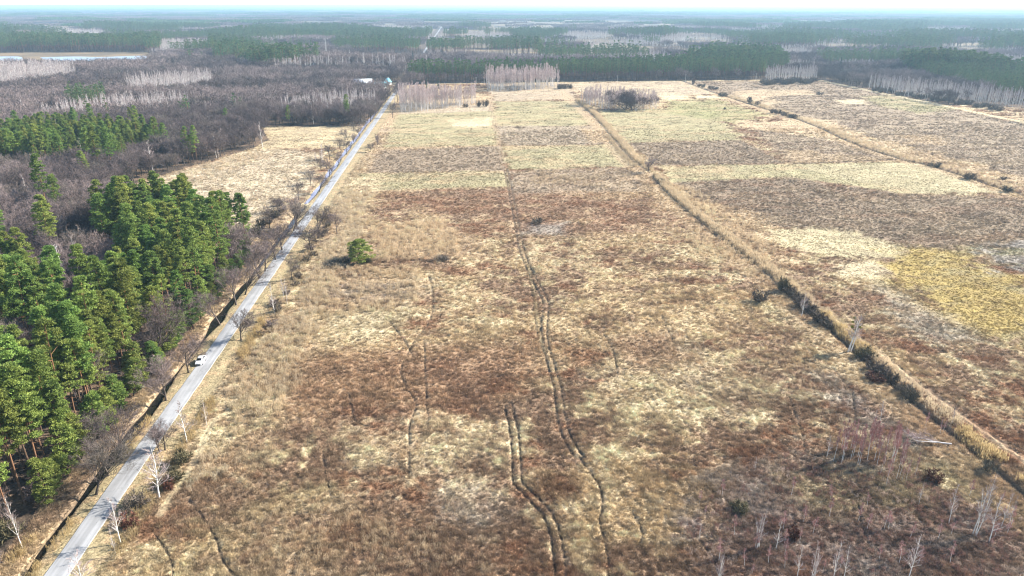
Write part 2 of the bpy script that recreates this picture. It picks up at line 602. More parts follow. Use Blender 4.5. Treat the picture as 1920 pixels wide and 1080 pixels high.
BIRCHES = [
    wpoly([(-40, 122), (140, 118), (140, 130), (60, 140), (0, 150), (-40, 150)], 12),
    wpoly([(232, 135), (300, 130), (395, 126), (398, 140), (330, 150), (240, 155)], 14),
    wpoly([(70, 190), (130, 180), (220, 170), (350, 168), (355, 178), (200, 190), (80, 202)], 14),
    wpoly([(520, 176), (640, 163), (705, 166), (700, 176), (600, 186), (520, 186)], 14),
    wpoly([(300, 72), (390, 73), (392, 84), (300, 88)], 14),
    wpoly([(1625, 146), (1740, 158), (1920, 175), (1990, 182), (1990, 192), (1920, 186), (1740, 172), (1630, 156)], 8),
    wpoly([(1435, 130), (1530, 128), (1532, 140), (1440, 142)], 8),
]
HOLES = [wpoly([(150, 420), (235, 395), (300, 425), (275, 470), (240, 520), (200, 545), (150, 560), (130, 612), (40, 640), (-60, 640), (-60, 400), (60, 400)], 15)]


CLEARINGS = [wpoly([(x0, y0), ((x0 + x1) / 2, y0 - 0.6), (x1, y0 + 0.4), (x1 + 8, y1), ((x0 + x1) / 2, y1 + 0.8), (x0 - 6, y1 - 0.3)], 4) for x0, x1, y0, y1 in (
    (-10, 145, 45, 59), (150, 205, 58, 70), (480, 548, 76, 93), (535, 655, 42, 55), (690, 782, 43, 56), (820, 950, 64, 80), (1040, 1185, 64, 83), (1240, 1385, 67, 83),
    (1490, 1610, 37, 46), (1120, 1240, 44, 54), (900, 1010, 40, 49), (1560, 1680, 72, 86), (1700, 1850, 56, 67), (330, 440, 56, 67), (960, 1040, 50, 60), (1400, 1480, 48, 57), (1760, 1900, 84, 98))]
DARKS = [wpoly([(x0, y0 + 0.5), ((x0 + x1) / 2, y0 - 0.5), (x1, y0), (x1 + 10, y1), (x0 - 8, y1 + 0.5)], FC) for x0, x1, y0, y1 in (
    (-20, 375, 40, 46), (520, 815, 52, 62), (1050, 1200, 86, 93), (1235, 1375, 53, 61), (1400, 1620, 60, 70), (860, 1000, 52, 58), (1150, 1330, 38, 42), (1640, 1800, 46, 53), (1560, 1720, 92, 99), (1800, 1960, 70, 80), (620, 760, 68, 76))]


def cover(x, y):
    """0 open, 1 pine, 2 bare broadleaf, 3 birch - for numpy arrays of places"""
    wob = (fbm(x / 35, y / 35, 2, 3) - 0.5) * 14
    k = np.full(x.shape, 2)
    far = np.hypot(x, y)
    n1 = fbm(x / 420 + 3, y / 300, 4, 4) * (far < 2300) + fbm(x / 640 + 3, y / 520, 4, 4) * (far >= 2300)
    n2 = fbm(x / 160, y / 130 + 7, 6, 3)
    n3 = fbm(x / 300 + 11, y / 210, 8, 3) * (far < 2300) + fbm(x / 700 + 11, y / 560, 8, 4) * (far >= 2300)
    pinef = n1 * 0.75 + n2 * 0.25 > np.interp(far, [900, 1500, 3000, 6000], [0.58, 0.55, 0.56, 0.545])
    k = np.where((far > 1050) & pinef, 1, k)
    k = np.where((far > 1050) & ~pinef & (n2 > 0.56), 3, k)
    k = np.where((far > 1250) & (n3 > np.interp(far, [1300, 2200, 2500, 4500, 9000], [0.64, 0.63, 0.61, 0.63, 0.63])), 0, k)
    ragged = (fbm(x / 70, y / 120, 10, 3) - 0.52) * 240
    for P in DARKS:
        k = np.where(sdf_poly(x, y, P) + wob + ragged * 0.6 > 0, 1, k)
    for P in CLEARINGS:
        k = np.where(sdf_poly(x, y, P) + wob * 2 + ragged > 0, np.where(n2 > 0.60, 3, 0), k)
    for P in HOLES:
        k = np.where(sdf_poly(x, y, P) > 0, 2, k)
    for P in PINES:
        k = np.where(sdf_poly(x, y, P) + wob * 0.5 > 0, 1, k)
    for P in HOLES:
        k = np.where(sdf_poly(x, y, P) > 6, 2, k)
    k = np.where(sdf_poly(x, y, PINES[1]) + wob * 0.3 > 0, 1, k)
    for P in BIRCHES:
        k = np.where(sdf_poly(x, y, P) + wob * 0.3 > 0, 3, k)
    # the wood between the field end and the road stays closed; clearings, fields, water and roads are open
    k = np.where(sdf_poly(x, y, FIELD) > 0, 0, k)
    for P in OPEN:
        k = np.where(sdf_poly(x, y, P) + wob * 0.12 > 0, 0, k)
    k = np.where((np.abs(x - ROAD_X) < np.interp(y, [0, 700, 1000, 4000], [6, 6, 7, 12])) & (y < 3500), 0, k)
    return k


# ------------------------------------------------------------------ ground: one sheet out to the horizon
def build_ground():
    rows = [44.0]
    while rows[-1] < 31000:
        Y = rows[-1]
        step = 0.62 * (Y * Y + CAM_H ** 2) / (CAM_H * 715)
        if Y < 950:
            step = min(step, 2.0)
        elif Y < 2600:
            step = min(step, 22)
        else:
            step = max(min(step, Y * 0.06), 30)
        rows.append(Y + step)
    Yr = np.array(rows)
    tc = np.linspace(-0.86, 1.06, 1250)
    X = ((Yr + 60)[:, None] * tc[None, :])
    Y = np.repeat(Yr[:, None], len(tc), 1)
    sh = X.shape
    x, y = X.ravel(), Y.ravel()
    near = y < 1000
    C = np.zeros((x.size, 3), np.float32)

    STRAW = np.array((0.375, 0.277, 0.158))
    PALE = np.array((0.47, 0.385, 0.24))
    BROWN = np.array((0.222, 0.147, 0.092))
    RUST = np.array((0.205, 0.102, 0.054))
    PURPLE = np.array((0.245, 0.186, 0.126))
    OLIVE = np.array((0.29, 0.25, 0.138))
    GREEN = np.array((0.20, 0.185, 0.085))
    OCHRE = np.array((0.315, 0.232, 0.080))
    TAN = np.array((0.385, 0.283, 0.172))
    PINK = np.array((0.35, 0.278, 0.19))
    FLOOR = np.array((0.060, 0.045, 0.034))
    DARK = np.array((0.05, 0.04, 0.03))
    GREY = np.array((0.31, 0.275, 0.235))
    LEAF = np.array((0.23, 0.16, 0.105))

    xn, yn = x[near], y[near]
    big = fbm(xn / 34, yn / 26, 1, 4)
    mid = fbm(xn / 9 + 5, yn / 7, 3, 4)
    small = fbm(xn / 2.2, yn / 2.0 + 3, 5, 3)
    tiny = vnoise(xn / 0.55, yn / 0.55, 9)
    base = sstep(0.42, 0.58, big * 0.42 + mid * 0.33 + small * 0.25)
    c = BROWN + (STRAW - BROWN) * base[:, None]
    c = c + (PALE - c) * (sstep(0.50, 0.68, mid * 0.5 + small * 0.5) * 0.8)[:, None]
    c = c + (RUST - c) * (sstep(0.56, 0.68, fbm(xn / 11 + 31, yn / 6, 7, 4)) * 0.7 * (1 - 0.6 * base))[:, None]
    amp = np.full(xn.shape, 0.36)

    def patch(P, col, feather=2.5, strength=1.0, warp=3.0, a=None, streak=None, streak_s=0.5, streak_sc=(24, 8)):
        nonlocal c, amp
        Pw = wpoly(P) if P[0][1] > 0 and len(P[0]) == 2 else P
        xs = [p[0] for p in Pw]
        ys = [p[1] for p in Pw]
        b = (xn > min(xs) - 12) & (xn < max(xs) + 12) & (yn > min(ys) - 12) & (yn < max(ys) + 12)
        ix = np.nonzero(b)[0]
        if len(ix) == 0:
            return
        xx, yy = xn[ix], yn[ix]
        s = sdf_poly(xx, yy, Pw) + (mid[ix] - 0.5) * 3 * warp + (small[ix] - 0.5) * 2.2 * warp
        m = sstep(-1.6 * feather, 1.6 * feather, s) * strength * np.interp(small[ix], [0.3, 0.6], [0.8, 1.0])
        cc = np.repeat(col[None, :], len(ix), 0)
        cc = cc * (0.55 + 0.45 * small[ix] + 0.45 * mid[ix])[:, None]
        if streak is not None:
            wx_ = xx + 30 * (big[ix] - 0.5) + yy * 0.21
            wy_ = yy + 16 * (big[ix] - 0.5) + 7 * (mid[ix] - 0.5) - xx * 0.05
            t = sstep(0.46, 0.66, fbm(wx_ / streak_sc[0] + 4, wy_ / streak_sc[1], 6, 5, 0.62)) * streak_s
            cc = cc + (streak - cc) * t[:, None]
            t = sstep(0.56, 0.68, fbm(xx / 9 + 40, yy / 4, 2, 3)) * streak_s * 0.8
            cc = cc + (col * 0.62 - cc) * t[:, None]
        c[ix] = c[ix] + (cc - c[ix]) * m[:, None]
        if a is not None:
            amp[ix] = amp[ix] + (a - amp[ix]) * m

    # strip between the road and the wheel track
    patch([(600, 395), (742, 186), (930, 186), (955, 352), (720, 360), (640, 440)], TAN, 3, 0.85, 3, 0.3, PINK, 0.4)
    patch([(752, 196), (918, 196), (921, 214), (748, 214)], PINK, 1.5, 1, 2, 0.15)
    patch([(746, 214), (922, 208), (933, 272), (755, 275), (718, 276)], OLIVE, 2, 1, 2, 0.12, STRAW, 0.7)
    patch([(845, 224), (922, 219), (926, 236), (850, 238)], PALE, 2, 0.8, 3, 0.12)
    patch([(712, 282), (938, 274), (948, 320), (690, 324)], PURPLE, 1.5, 1, 1.5, 0.3)
    patch([(668, 326), (948, 321), (955, 350), (700, 356), (660, 352)], OLIVE, 1.5, 0.95, 2.5, 0.15, STRAW, 0.75)
    # strip between the wheel track and the long ditch
    patch([(915, 158), (1060, 156), (1085, 186), (925, 190)], PINK, 2, 1, 3, 0.15, TAN, 0.6)
    patch([(925, 190), (1085, 190), (1108, 236), (932, 238)], OLIVE, 2, 1, 3, 0.12, STRAW, 0.6)
    patch([(930, 236), (1110, 236), (1150, 271), (942, 273)], PINK * 0.85, 1.5, 1, 2, 0.3, PURPLE, 0.7)
    patch([(1085, 240), (1128, 240), (1152, 268), (1108, 268)], TAN, 2, 0.9, 2, 0.3)
    patch([(942, 274), (1152, 271), (1195, 312), (952, 318)], OLIVE, 1.5, 1, 2, 0.12, STRAW, 0.75)
    patch([(954, 320), (1200, 314), (1235, 360), (960, 364)], PURPLE * 1.1, 1.5, 0.9, 2, 0.3, TAN, 0.5)
    # right of the long ditch
    patch([(1055, 156), (1300, 152), (1345, 176), (1120, 186)], PINK, 2, 0.9, 3, 0.12, PALE, 0.7)
    patch([(1120, 208), (1250, 203), (1335, 204), (1392, 262), (1172, 268)], OLIVE, 2, 1, 4, 0.12, STRAW, 0.65)
    patch([(1250, 190), (1340, 186), (1440, 215), (1380, 232), (1250, 212)], GREEN * 1.25, 3, 0.9, 5, 0.12, STRAW, 0.5)
    patch([(1236, 180), (1290, 179), (1296, 186), (1240, 187)], PALE, 1, 1, 1, 0.08)
    patch([(1302, 179), (1350, 179), (1352, 184), (1306, 185)], PALE, 1, 1, 1, 0.08)
    patch([(1176, 268), (1392, 263), (1470, 306), (1235, 310)], PURPLE * 0.95, 1.5, 1, 1.5, 0.32)
    patch([(1395, 225), (1530, 236), (1690, 296), (1480, 306)], PURPLE * 1.05, 2, 0.9, 3, 0.3, PINK, 0.6)
    patch([(1470, 278), (1580, 290), (1690, 300), (1480, 307)], TAN * 0.85, 2, 0.8, 3, 0.2)
    patch([(1235, 312), (1480, 307), (1722, 303), (1870, 360), (1700, 364), (1480, 332), (1262, 342)], OLIVE * 1.05, 1.5, 1, 2, 0.1, STRAW, 0.7)
    patch([(1500, 312), (1725, 305), (1868, 360), (1740, 363), (1560, 330)], (PALE + OLIVE) * 0.49, 2, 0.9, 3, 0.08, OLIVE * 0.85, 0.5)
    patch([(1270, 344), (1480, 333), (1700, 366), (1960, 372), (1960, 470), (1720, 468), (1460, 425), (1320, 385)], PURPLE * 0.95, 2, 0.95, 3, 0.3, BROWN, 0.6)
    patch([(1300, 372), (1420, 400), (1480, 470), (1500, 530), (1440, 500), (1360, 440)], TAN, 3, 0.7, 3, 0.3)
    patch([(1440, 432), (1520, 426), (1610, 436), (1712, 470), (1690, 488), (1560, 480), (1470, 462)], (PALE + OLIVE) * 0.52, 2, 1, 2, 0.08)
    patch([(1560, 494), (1640, 486), (1688, 508), (1650, 526), (1570, 520)], PALE * 0.95, 2, 1, 2, 0.08)
    patch([(1655, 492), (1712, 466), (1812, 468), (1862, 500), (1960, 520), (1960, 640), (1850, 636), (1745, 590), (1700, 548)], OCHRE, 4, 0.97, 6, 0.12, OLIVE * 0.8, 0.6, (22, 9))
    patch([(1830, 462), (1960, 456), (1960, 516), (1880, 510)], GREY * 0.8, 3, 0.85, 5, 0.2, GREEN, 0.7)
    patch([(1640, 540), (1700, 552), (1850, 640), (1760, 640), (1690, 610)], GREY * 0.85, 3, 0.6, 4, 0.2, STRAW, 0.5)
    # far right
    patch([(1290, 152), (1548, 153), (1960, 240), (1960, 350), (1700, 292), (1420, 196)], PURPLE, 3, 0.95, 4, 0.25, PINK, 0.5)
    patch([(1370, 170), (1520, 168), (1530, 178), (1440, 180), (1465, 195), (1450, 202), (1390, 190)], TAN, 2, 0.8, 5, 0.2, PALE, 0.5)
    patch([(1610, 180), (1700, 180), (1800, 205), (1720, 212), (1640, 196)], GREEN * 1.2, 3, 0.7, 6, 0.12, STRAW, 0.8)
    patch([(1562, 187), (1620, 186), (1625, 196), (1590, 196)], PALE, 2, 0.8, 4, 0.1)
    patch([(1440, 206), (1560, 228), (1600, 245), (1700, 275), (1830, 305), (1960, 345), (1960, 372), (1800, 318), (1700, 292), (1560, 262), (1400, 240), (1380, 226), (1490, 228)], TAN * 1.08, 3, 0.9, 5, 0.3, PALE, 0.4)
    patch([(1690, 252), (1760, 256), (1780, 272), (1700, 270)], TAN, 3, 0.7, 6, 0.3)
    # near field
    patch([(725, 362), (1230, 362), (1290, 420), (1180, 442), (960, 440), (880, 400), (720, 400)], RUST * 0.45 + BROWN * 0.65, 5, 0.5, 6, 0.3)
    patch([(700, 430), (820, 412), (905, 450), (905, 482), (700, 490)], TAN, 4, 0.9, 4, 0.3)
    patch([(985, 420), (1060, 418), (1065, 440), (980, 440)], GREY * 0.85, 3, 0.7, 3, 0.3)
    patch([(590, 505), (780, 500), (800, 560), (700, 590), (590, 612)], TAN * 0.9, 4, 0.7, 4, 0.3, GREY, 0.6)
    patch([(600, 585), (760, 580), (770, 620), (640, 650), (575, 650)], PALE * 0.9, 4, 0.9, 5, 0.25)
    patch([(480, 640), (600, 620), (560, 760), (440, 860), (380, 880), (420, 760)], TAN, 5, 0.75, 5, 0.3, PALE, 0.4)
    patch([(560, 670), (740, 655), (1010, 640), (1025, 690), (900, 790), (560, 790), (540, 730)], RUST * 0.55 + BROWN * 0.55, 5, 0.75, 6, 0.32)
    patch([(640, 800), (930, 790), (950, 860), (800, 900), (640, 890)], PALE, 5, 0.65, 7, 0.3)
    patch([(1060, 690), (1300, 600), (1470, 720), (1420, 790), (1160, 830)], PALE * 0.95, 5, 0.6, 9, 0.3)
    patch([(1100, 520), (1440, 560), (1520, 640), (1300, 640), (1080, 600)], STRAW * 1.05, 5, 0.6, 9, 0.3)
    patch([(450, 960), (640, 930), (840, 980), (1000, 1090), (420, 1090)], BROWN * 1.05 + 0.01, 5, 0.65, 6, 0.36, STRAW, 0.5)
    patch([(820, 925), (900, 915), (960, 960), (900, 1000), (830, 985)], PINK, 3, 0.75, 3, 0.3, GREY, 0.5)
    patch([(1015, 890), (1075, 890), (1080, 925), (1010, 925)], RUST * 0.6, 2, 0.9, 2, 0.3)
    patch([(1060, 655), (1120, 655), (1120, 690), (1080, 690)], RUST, 2, 0.7, 3, 0.3)
    patch([(1140, 640), (1250, 625), (1290, 670), (1200, 690)], RUST * 0.5 + BROWN * 0.5, 3, 0.7, 4, 0.3)
    patch([(340, 990), (480, 920), (640, 900), (520, 980), (400, 1090), (330, 1090)], OLIVE * 0.6 + STRAW * 0.5, 4, 0.6, 5, 0.3)
    patch([(1290, 930), (1500, 850), (1700, 880), (1940, 1000), (1960, 1100), (1300, 1100)], np.array((0.165, 0.108, 0.085)), 5, 0.88, 6, 0.34, GREY * 0.9, 0.55, (12, 5))
    patch([(1480, 900), (1700, 900), (1720, 960), (1560, 960)], OLIVE * 0.7 + BROWN * 0.3, 4, 0.7, 5, 0.3)
    patch([(1720, 840), (1800, 850), (1890, 960), (1810, 930), (1720, 880)], OLIVE * 0.7 + PALE * 0.4, 3, 0.85, 3, 0.2)
    patch([(1560, 700), (1760, 830), (1720, 850), (1600, 790), (1520, 700)], GREY * 0.8, 4, 0.6, 5, 0.3, PURPLE, 0.6)
    patch([(1440, 560), (1500, 590), (1640, 710), (1620, 730), (1520, 640), (1430, 575)], OLIVE * 0.5 + PALE * 0.45, 2.5, 0.8, 3, 0.2)
    patch([(1380, 930), (1460, 960), (1380, 1000), (1300, 960)], GREY, 4, 0.5, 4, 0.3)
    patch([(1600, 1000), (1720, 1030), (1690, 1080), (1580, 1050)], GREY * 0.9, 4, 0.6, 5, 0.3)
    # left of the road
    patch([(190, 368), (330, 321), (412, 297), (472, 279), (560, 280), (605, 290), (560, 400), (500, 470), (270, 440)], np.array((0.43, 0.355, 0.245)), 3, 0.95, 3, 0.25, LEAF * 1.2, 0.3)
    patch([(470, 279), (500, 262), (490, 238), (682, 236), (660, 276), (600, 278)], STRAW * 0.45 + PALE * 0.35 + OLIVE * 0.3, 2, 0.95, 3, 0.1, DARK * 2.5, 0.35)
    patch([(345, 176), (430, 172), (535, 171), (535, 180), (345, 184)], OLIVE * 1.3, 2, 1, 2, 0.1)
    # verge, reed belt and banks along the road
    dxr = xn - ROAD_X
    verge = sstep(9, 6, np.abs(dxr) + (mid - 0.5) * 3)
    vc = np.where((small > 0.55)[:, None], STRAW * 0.85, OLIVE * 0.75 + BROWN * 0.25)
    c = c + (vc - c) * (verge * 0.85)[:, None]
    amp = amp * (1 - 0.7 * verge)
    strip = sstep(-84, -81, xn) * sstep(-70, -72, xn) * (yn < 335)
    sc_ = LEAF + (TAN - LEAF) * sstep(0.42, 0.58, mid)[:, None]
    c = c + (sc_ - c) * (strip * 0.85)[:, None]
    belt = sstep(-60.5, -58, xn) * sstep(-38, -47, xn + 14 * (big - 0.5)) * (yn < 380) * sstep(105, 130, yn)
    bc = TAN * 0.85 + (PALE * 1.05 - TAN * 0.85) * sstep(0.40, 0.6, mid * 0.6 + small * 0.4)[:, None]
    c = c + (bc - c) * (belt * 0.75)[:, None]

    # lines: ruts, paths, ditches
    h = (fbm(xn / 0.95, yn / 0.95, 2, 3) - 0.45) * 1.5 * amp + (mid - 0.5) * 0.5 * (amp > 0.2) + (vnoise(xn / 0.42, yn / 0.42, 4) - 0.5) * 0.35 * amp

    def sel(P, pad):
        xs = [p[0] for p in P]
        ys = [p[1] for p in P]
        return np.nonzero((xn > min(xs) - pad) & (xn < max(xs) + pad) & (yn > min(ys) - pad) & (yn < max(ys) + pad))[0]

    def rut(P, offs, wd, depth, col, k=0.9, crown=None):
        ix = sel(P, 5)
        d = line_dist(xn[ix], yn[ix], P) + (mid[ix] - 0.5) * 0.5
        for o in offs:
            w = wd * np.interp(yn[ix], [90, 250, 700], [1, 1.3, 1.8])
            m = np.exp(-((d - o) / w) ** 2) * np.interp(small[ix], [0.25, 0.5], [0.4, 1])
            h[ix] -= depth * m
            c[ix] += (col - c[ix]) * (m * k)[:, None]
        if crown is not None:
            m = np.exp(-(d / 0.45) ** 2) * 0.6
            c[ix] += (crown - c[ix]) * (m * 0.45)[:, None]

    MUD_SHADE = np.array((0.055, 0.042, 0.030))  # mud brown, its darkness also painting rut shadow too fine to form
    rut([p for p in TRACK_A if p[1] < 400], (-0.85, 0.85), 0.34, 0.42, MUD_SHADE, 0.85)
    rut([p for p in TRACK_A if p[1] > 340], (-0.85, 0.85), 0.22, 0.15, BROWN * 0.7, 0.55)  # far ruts: darker brown painted in place of their shadow
    rut(TRACK_A2, (-0.6, 0.6), 0.22, 0.3, MUD_SHADE, 0.75, OLIVE)
    rut(TRACK_B, (-0.85, 0.85), 0.35, 0.46, MUD_SHADE, 0.88)
    rut(PATH_A, (0,), 0.3, 0.4, MUD_SHADE, 0.95)
    for P in PATHS:
        rut(P, (0,), 0.27, 0.35, MUD_SHADE, 0.85)
    rut(RIDE1, (-0.8, 0.8), 0.3, 0.2, BROWN * 0.6, 0.7, PALE)
    rut(WALK, (0,), 0.8, 0.05, OLIVE * 0.5 + PALE * 0.35, 0.8)
    for P, half, dep, col in ((DITCH1, 0.75, 0.8, DARK), (DITCH3, 1.2, 0.7, DARK), (DITCH4, 0.8, 0.4, DARK)):
        ix = sel(P, 16)
        d = line_dist(xn[ix], yn[ix], P)
        hv = np.where((yn[ix] > 205) & (P is DITCH1), 0.45, 1.0)
        m = sstep(half * hv + 0.9 * hv, half * hv - 0.4, np.abs(d)) * np.where(hv < 1, 0.5, 1)
        h[ix] = h[ix] * (1 - m) - dep * m
        c[ix] += (col - c[ix]) * (m * 0.85)[:, None]
        m2 = sstep(7, 4, np.abs(d - (3.5 if P is not DITCH4 else 0) * (1 if P is DITCH1 else 1))) * (1 - m) * (0.8 if P is not DITCH4 else 0.2)
        c[ix] += (TAN - c[ix]) * (m2 * 0.8)[:, None]
    for P, half, col in ((CROSS, 3.0, PALE * 1.05), (RIDE2, 3.5, PALE), (SIDE, 1.8, PALE * 1.1)):
        ix = sel(P, 8)
        d = np.abs(line_dist(xn[ix], yn[ix], P))
        m = sstep(half + 0.8, half - 0.6, d)
        c[ix] += (col - c[ix]) * (m * 0.9)[:, None]
        h[ix] *= 1 - m
    # wood floor
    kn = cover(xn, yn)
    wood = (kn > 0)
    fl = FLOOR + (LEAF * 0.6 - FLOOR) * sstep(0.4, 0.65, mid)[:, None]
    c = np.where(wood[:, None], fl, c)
    # road embankment and the wet ditch beside it
    ad = np.abs(dxr)
    flat = sstep(5.5, 3.5, ad)
    h = h * (1 - flat) + 0.16 * flat
    dd = xn - DITCH_X - (fbm(xn * 0 + 3, yn / 18, 5, 2) - 0.5) * 1.2
    dw = -0.55 + 2.6 * fbm(xn * 0 + 9, yn / 13, 2, 3)
    dw = np.where(yn > 262, -0.25 + 1.9 * fbm(xn * 0 + 4, yn / 14, 7, 3), dw)
    dm = sstep(dw + 0.75, dw - 0.45, np.abs(dd)) * (yn < 900)
    side = sstep(3.5, 2.0, np.abs(yn - at(588, 384)[1]))
    dm = dm * (1 - side)
    h = h * (1 - dm) - 1.25 * dm
    c = c + (DARK * 0.8 - c) * (dm * 0.9)[:, None]
    h2 = h
    z = np.zeros(x.size)
    z[near] = h2
    A = np.full(x.size, 0.3, np.float32)
    A[near] = amp
    C[near] = np.clip(c, 0.01, 0.55)
    # far land: wood floor, clearings
    xf, yf = x[~near], y[~near]
    kf = cover(xf, yf)
    n = fbm(xf / 60, yf / 60, 3, 3)
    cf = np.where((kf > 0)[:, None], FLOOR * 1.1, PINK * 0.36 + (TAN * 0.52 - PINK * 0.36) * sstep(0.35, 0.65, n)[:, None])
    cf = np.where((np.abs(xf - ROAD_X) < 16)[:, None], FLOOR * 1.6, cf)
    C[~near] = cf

    r, k = sh
    idx = np.arange(r * k).reshape(r, k)
    Fq = np.stack([idx[:-1, :-1], idx[:-1, 1:], idx[1:, 1:], idx[1:, :-1]], -1).reshape(-1, 4)
    mb = MB()
    mb.add(np.stack([x, y, z], -1), Fq)
    o = mb.obj('ground', M['ground'], smooth=True)
    at_ = o.data.attributes.new('Col', 'FLOAT_COLOR', 'POINT')
    at_.data.foreach_set('color', np.concatenate([C, np.ones((len(C), 1), np.float32)], 1).astype(np.float32).ravel())
    o['kind'] = 'structure'
    return dict(x=x.reshape(sh), y=y.reshape(sh), z=z.reshape(sh), c=C.reshape(sh + (3,)), a=A.reshape(sh), rows=Yr, t=tc)


G = build_ground()


def ground_at(x, y):
    """height and colour of the ground sheet at places (nearest sample)"""
    i = np.clip(np.searchsorted(G['rows'], y), 0, len(G['rows']) - 1)
    t = x / (y + 60)
    j = np.clip(np.round((t - G['t'][0]) / (G['t'][1] - G['t'][0])).astype(int), 0, len(G['t']) - 1)
    return G['z'][i, j], G['c'][i, j]


def rough_at(x, y):
    i = np.clip(np.searchsorted(G['rows'], y), 0, len(G['rows']) - 1)
    j = np.clip(np.round((x / (y + 60) - G['t'][0]) / (G['t'][1] - G['t'][0])).astype(int), 0, len(G['t']) - 1)
    return G['a'][i, j]


def gz(x, y):
    return float(ground_at(np.array([x]), np.array([y]))[0][0])


# road
def build_road():
    mb = MB()
    ys = np.concatenate([np.arange(38, 1000, 3.0), np.arange(1000, 3300, 40.0)])
    wob = (vnoise(ys / 60, ys * 0, 3) - 0.5) * 0.25
    prof = [(-1.0, -0.25), (-0.98, 0.215), (-0.93, 0.222), (-0.5, 0.245), (0, 0.26), (0.5, 0.245), (0.93, 0.222), (0.98, 0.215), (1.0, -0.25)]
    n = len(prof)
    V = []
    for i, Y in enumerate(ys):
        for k, (s, z) in enumerate(prof):
            e = (vnoise(np.array([Y / 1.7 + (50 if s > 0 else 0)]), np.array([3.3]), 6)[0] - 0.5) * 0.22 if abs(s) > 0.9 else 0
            V.append((ROAD_X + wob[i] + s * ROAD_HW + e, Y, z))
    i = np.arange(len(ys) - 1)[:, None] * n
    for k in range(n - 1):
        Fq = np.stack([i + k, i + k + 1, i + n + k + 1, i + n + k], -1).reshape(-1, 4)
        mb.f.append((Fq, 1 if k in (0, 1, n - 3, n - 2) else 0))
    mb.v.append(np.array(V, np.float32))
    mb.n = len(V)
    o = mb.obj('road', [M['asphalt'], M['edge']])
    o['kind'] = 'structure'


build_road()


def sheet(name, P, z, m):
    bm = bmesh.new()
    vs = [bm.verts.new((a, b, z)) for a, b in P]
    f = bm.faces.new(vs)
    if f.normal.z < 0:
        f.normal_flip()
    bmesh.ops.triangulate(bm, faces=[f])
    me = bpy.data.meshes.new(name)
    bm.to_mesh(me)
    bm.free()
    me.materials.append(m)
    o = link(name, me)
    o['kind'] = 'structure'
    return o


yc = at(588, 384)[1]
sheet('ditch_water', [(DITCH_X - 1.9, 40), (DITCH_X + 1.9, 40), (DITCH_X + 1.9, yc - 3), (DITCH_X - 1.9, yc - 3)], -0.72, M['ditch_water'])
sheet('ditch_water', [(DITCH_X - 2.2, yc + 3), (DITCH_X + 2.2, yc + 3), (DITCH_X + 2.2, 640), (DITCH_X - 2.2, 640)], -0.35, M['ice_water'])
sheet('lake', smooth_line(wpoly([(-70, 106.5), (0, 106), (40, 107), (30, 118), (-70, 120)]) + [at(-70, 106.5)], 4)[:-1], 0.12, M['lake_water'])
sheet('lake', smooth_line(wpoly([(75, 107.5), (140, 106), (190, 107), (265, 104.5), (275, 108), (255, 118), (200, 124), (140, 125), (95, 116)]) + [at(75, 107.5)], 4)[:-1], 0.12, M['lake_water'])


# ------------------------------------------------------------------ tree shapes
def unit(v):
    return v / (np.linalg.norm(v, axis=-1, keepdims=True) + 1e-9)


def grow(rng, P0, P1, R, n, t0, t1, ang, lf, up, rf=0.5, jitter=0.25, Lmin=0.0):
    """n side shoots on each stick: returns starts, ends, radii"""
    k = len(P0)
    i = np.repeat(np.arange(k), n)
    t = t0 + (t1 - t0) * rng.random(k * n)
    d = P1[i] - P0[i]
    L = np.linalg.norm(d, axis=1)
    d = unit(d)
    r = rng.normal(size=(k * n, 3))
    u = unit(r - d * np.sum(r * d, 1)[:, None])
    a = np.radians(ang) * (1 + jitter * rng.normal(size=k * n))
    nd = unit(d * np.cos(a)[:, None] + u * np.sin(a)[:, None] + np.array([0, 0, up]))
    s = P0[i] + (P1[i] - P0[i]) * t[:, None]
    ln = np.maximum(L * lf * (1.15 - 0.55 * t) * (0.75 + 0.5 * rng.random(k * n)), Lmin)
    return s, s + nd * ln[:, None], R[i] * rf * (1.1 - 0.5 * t)


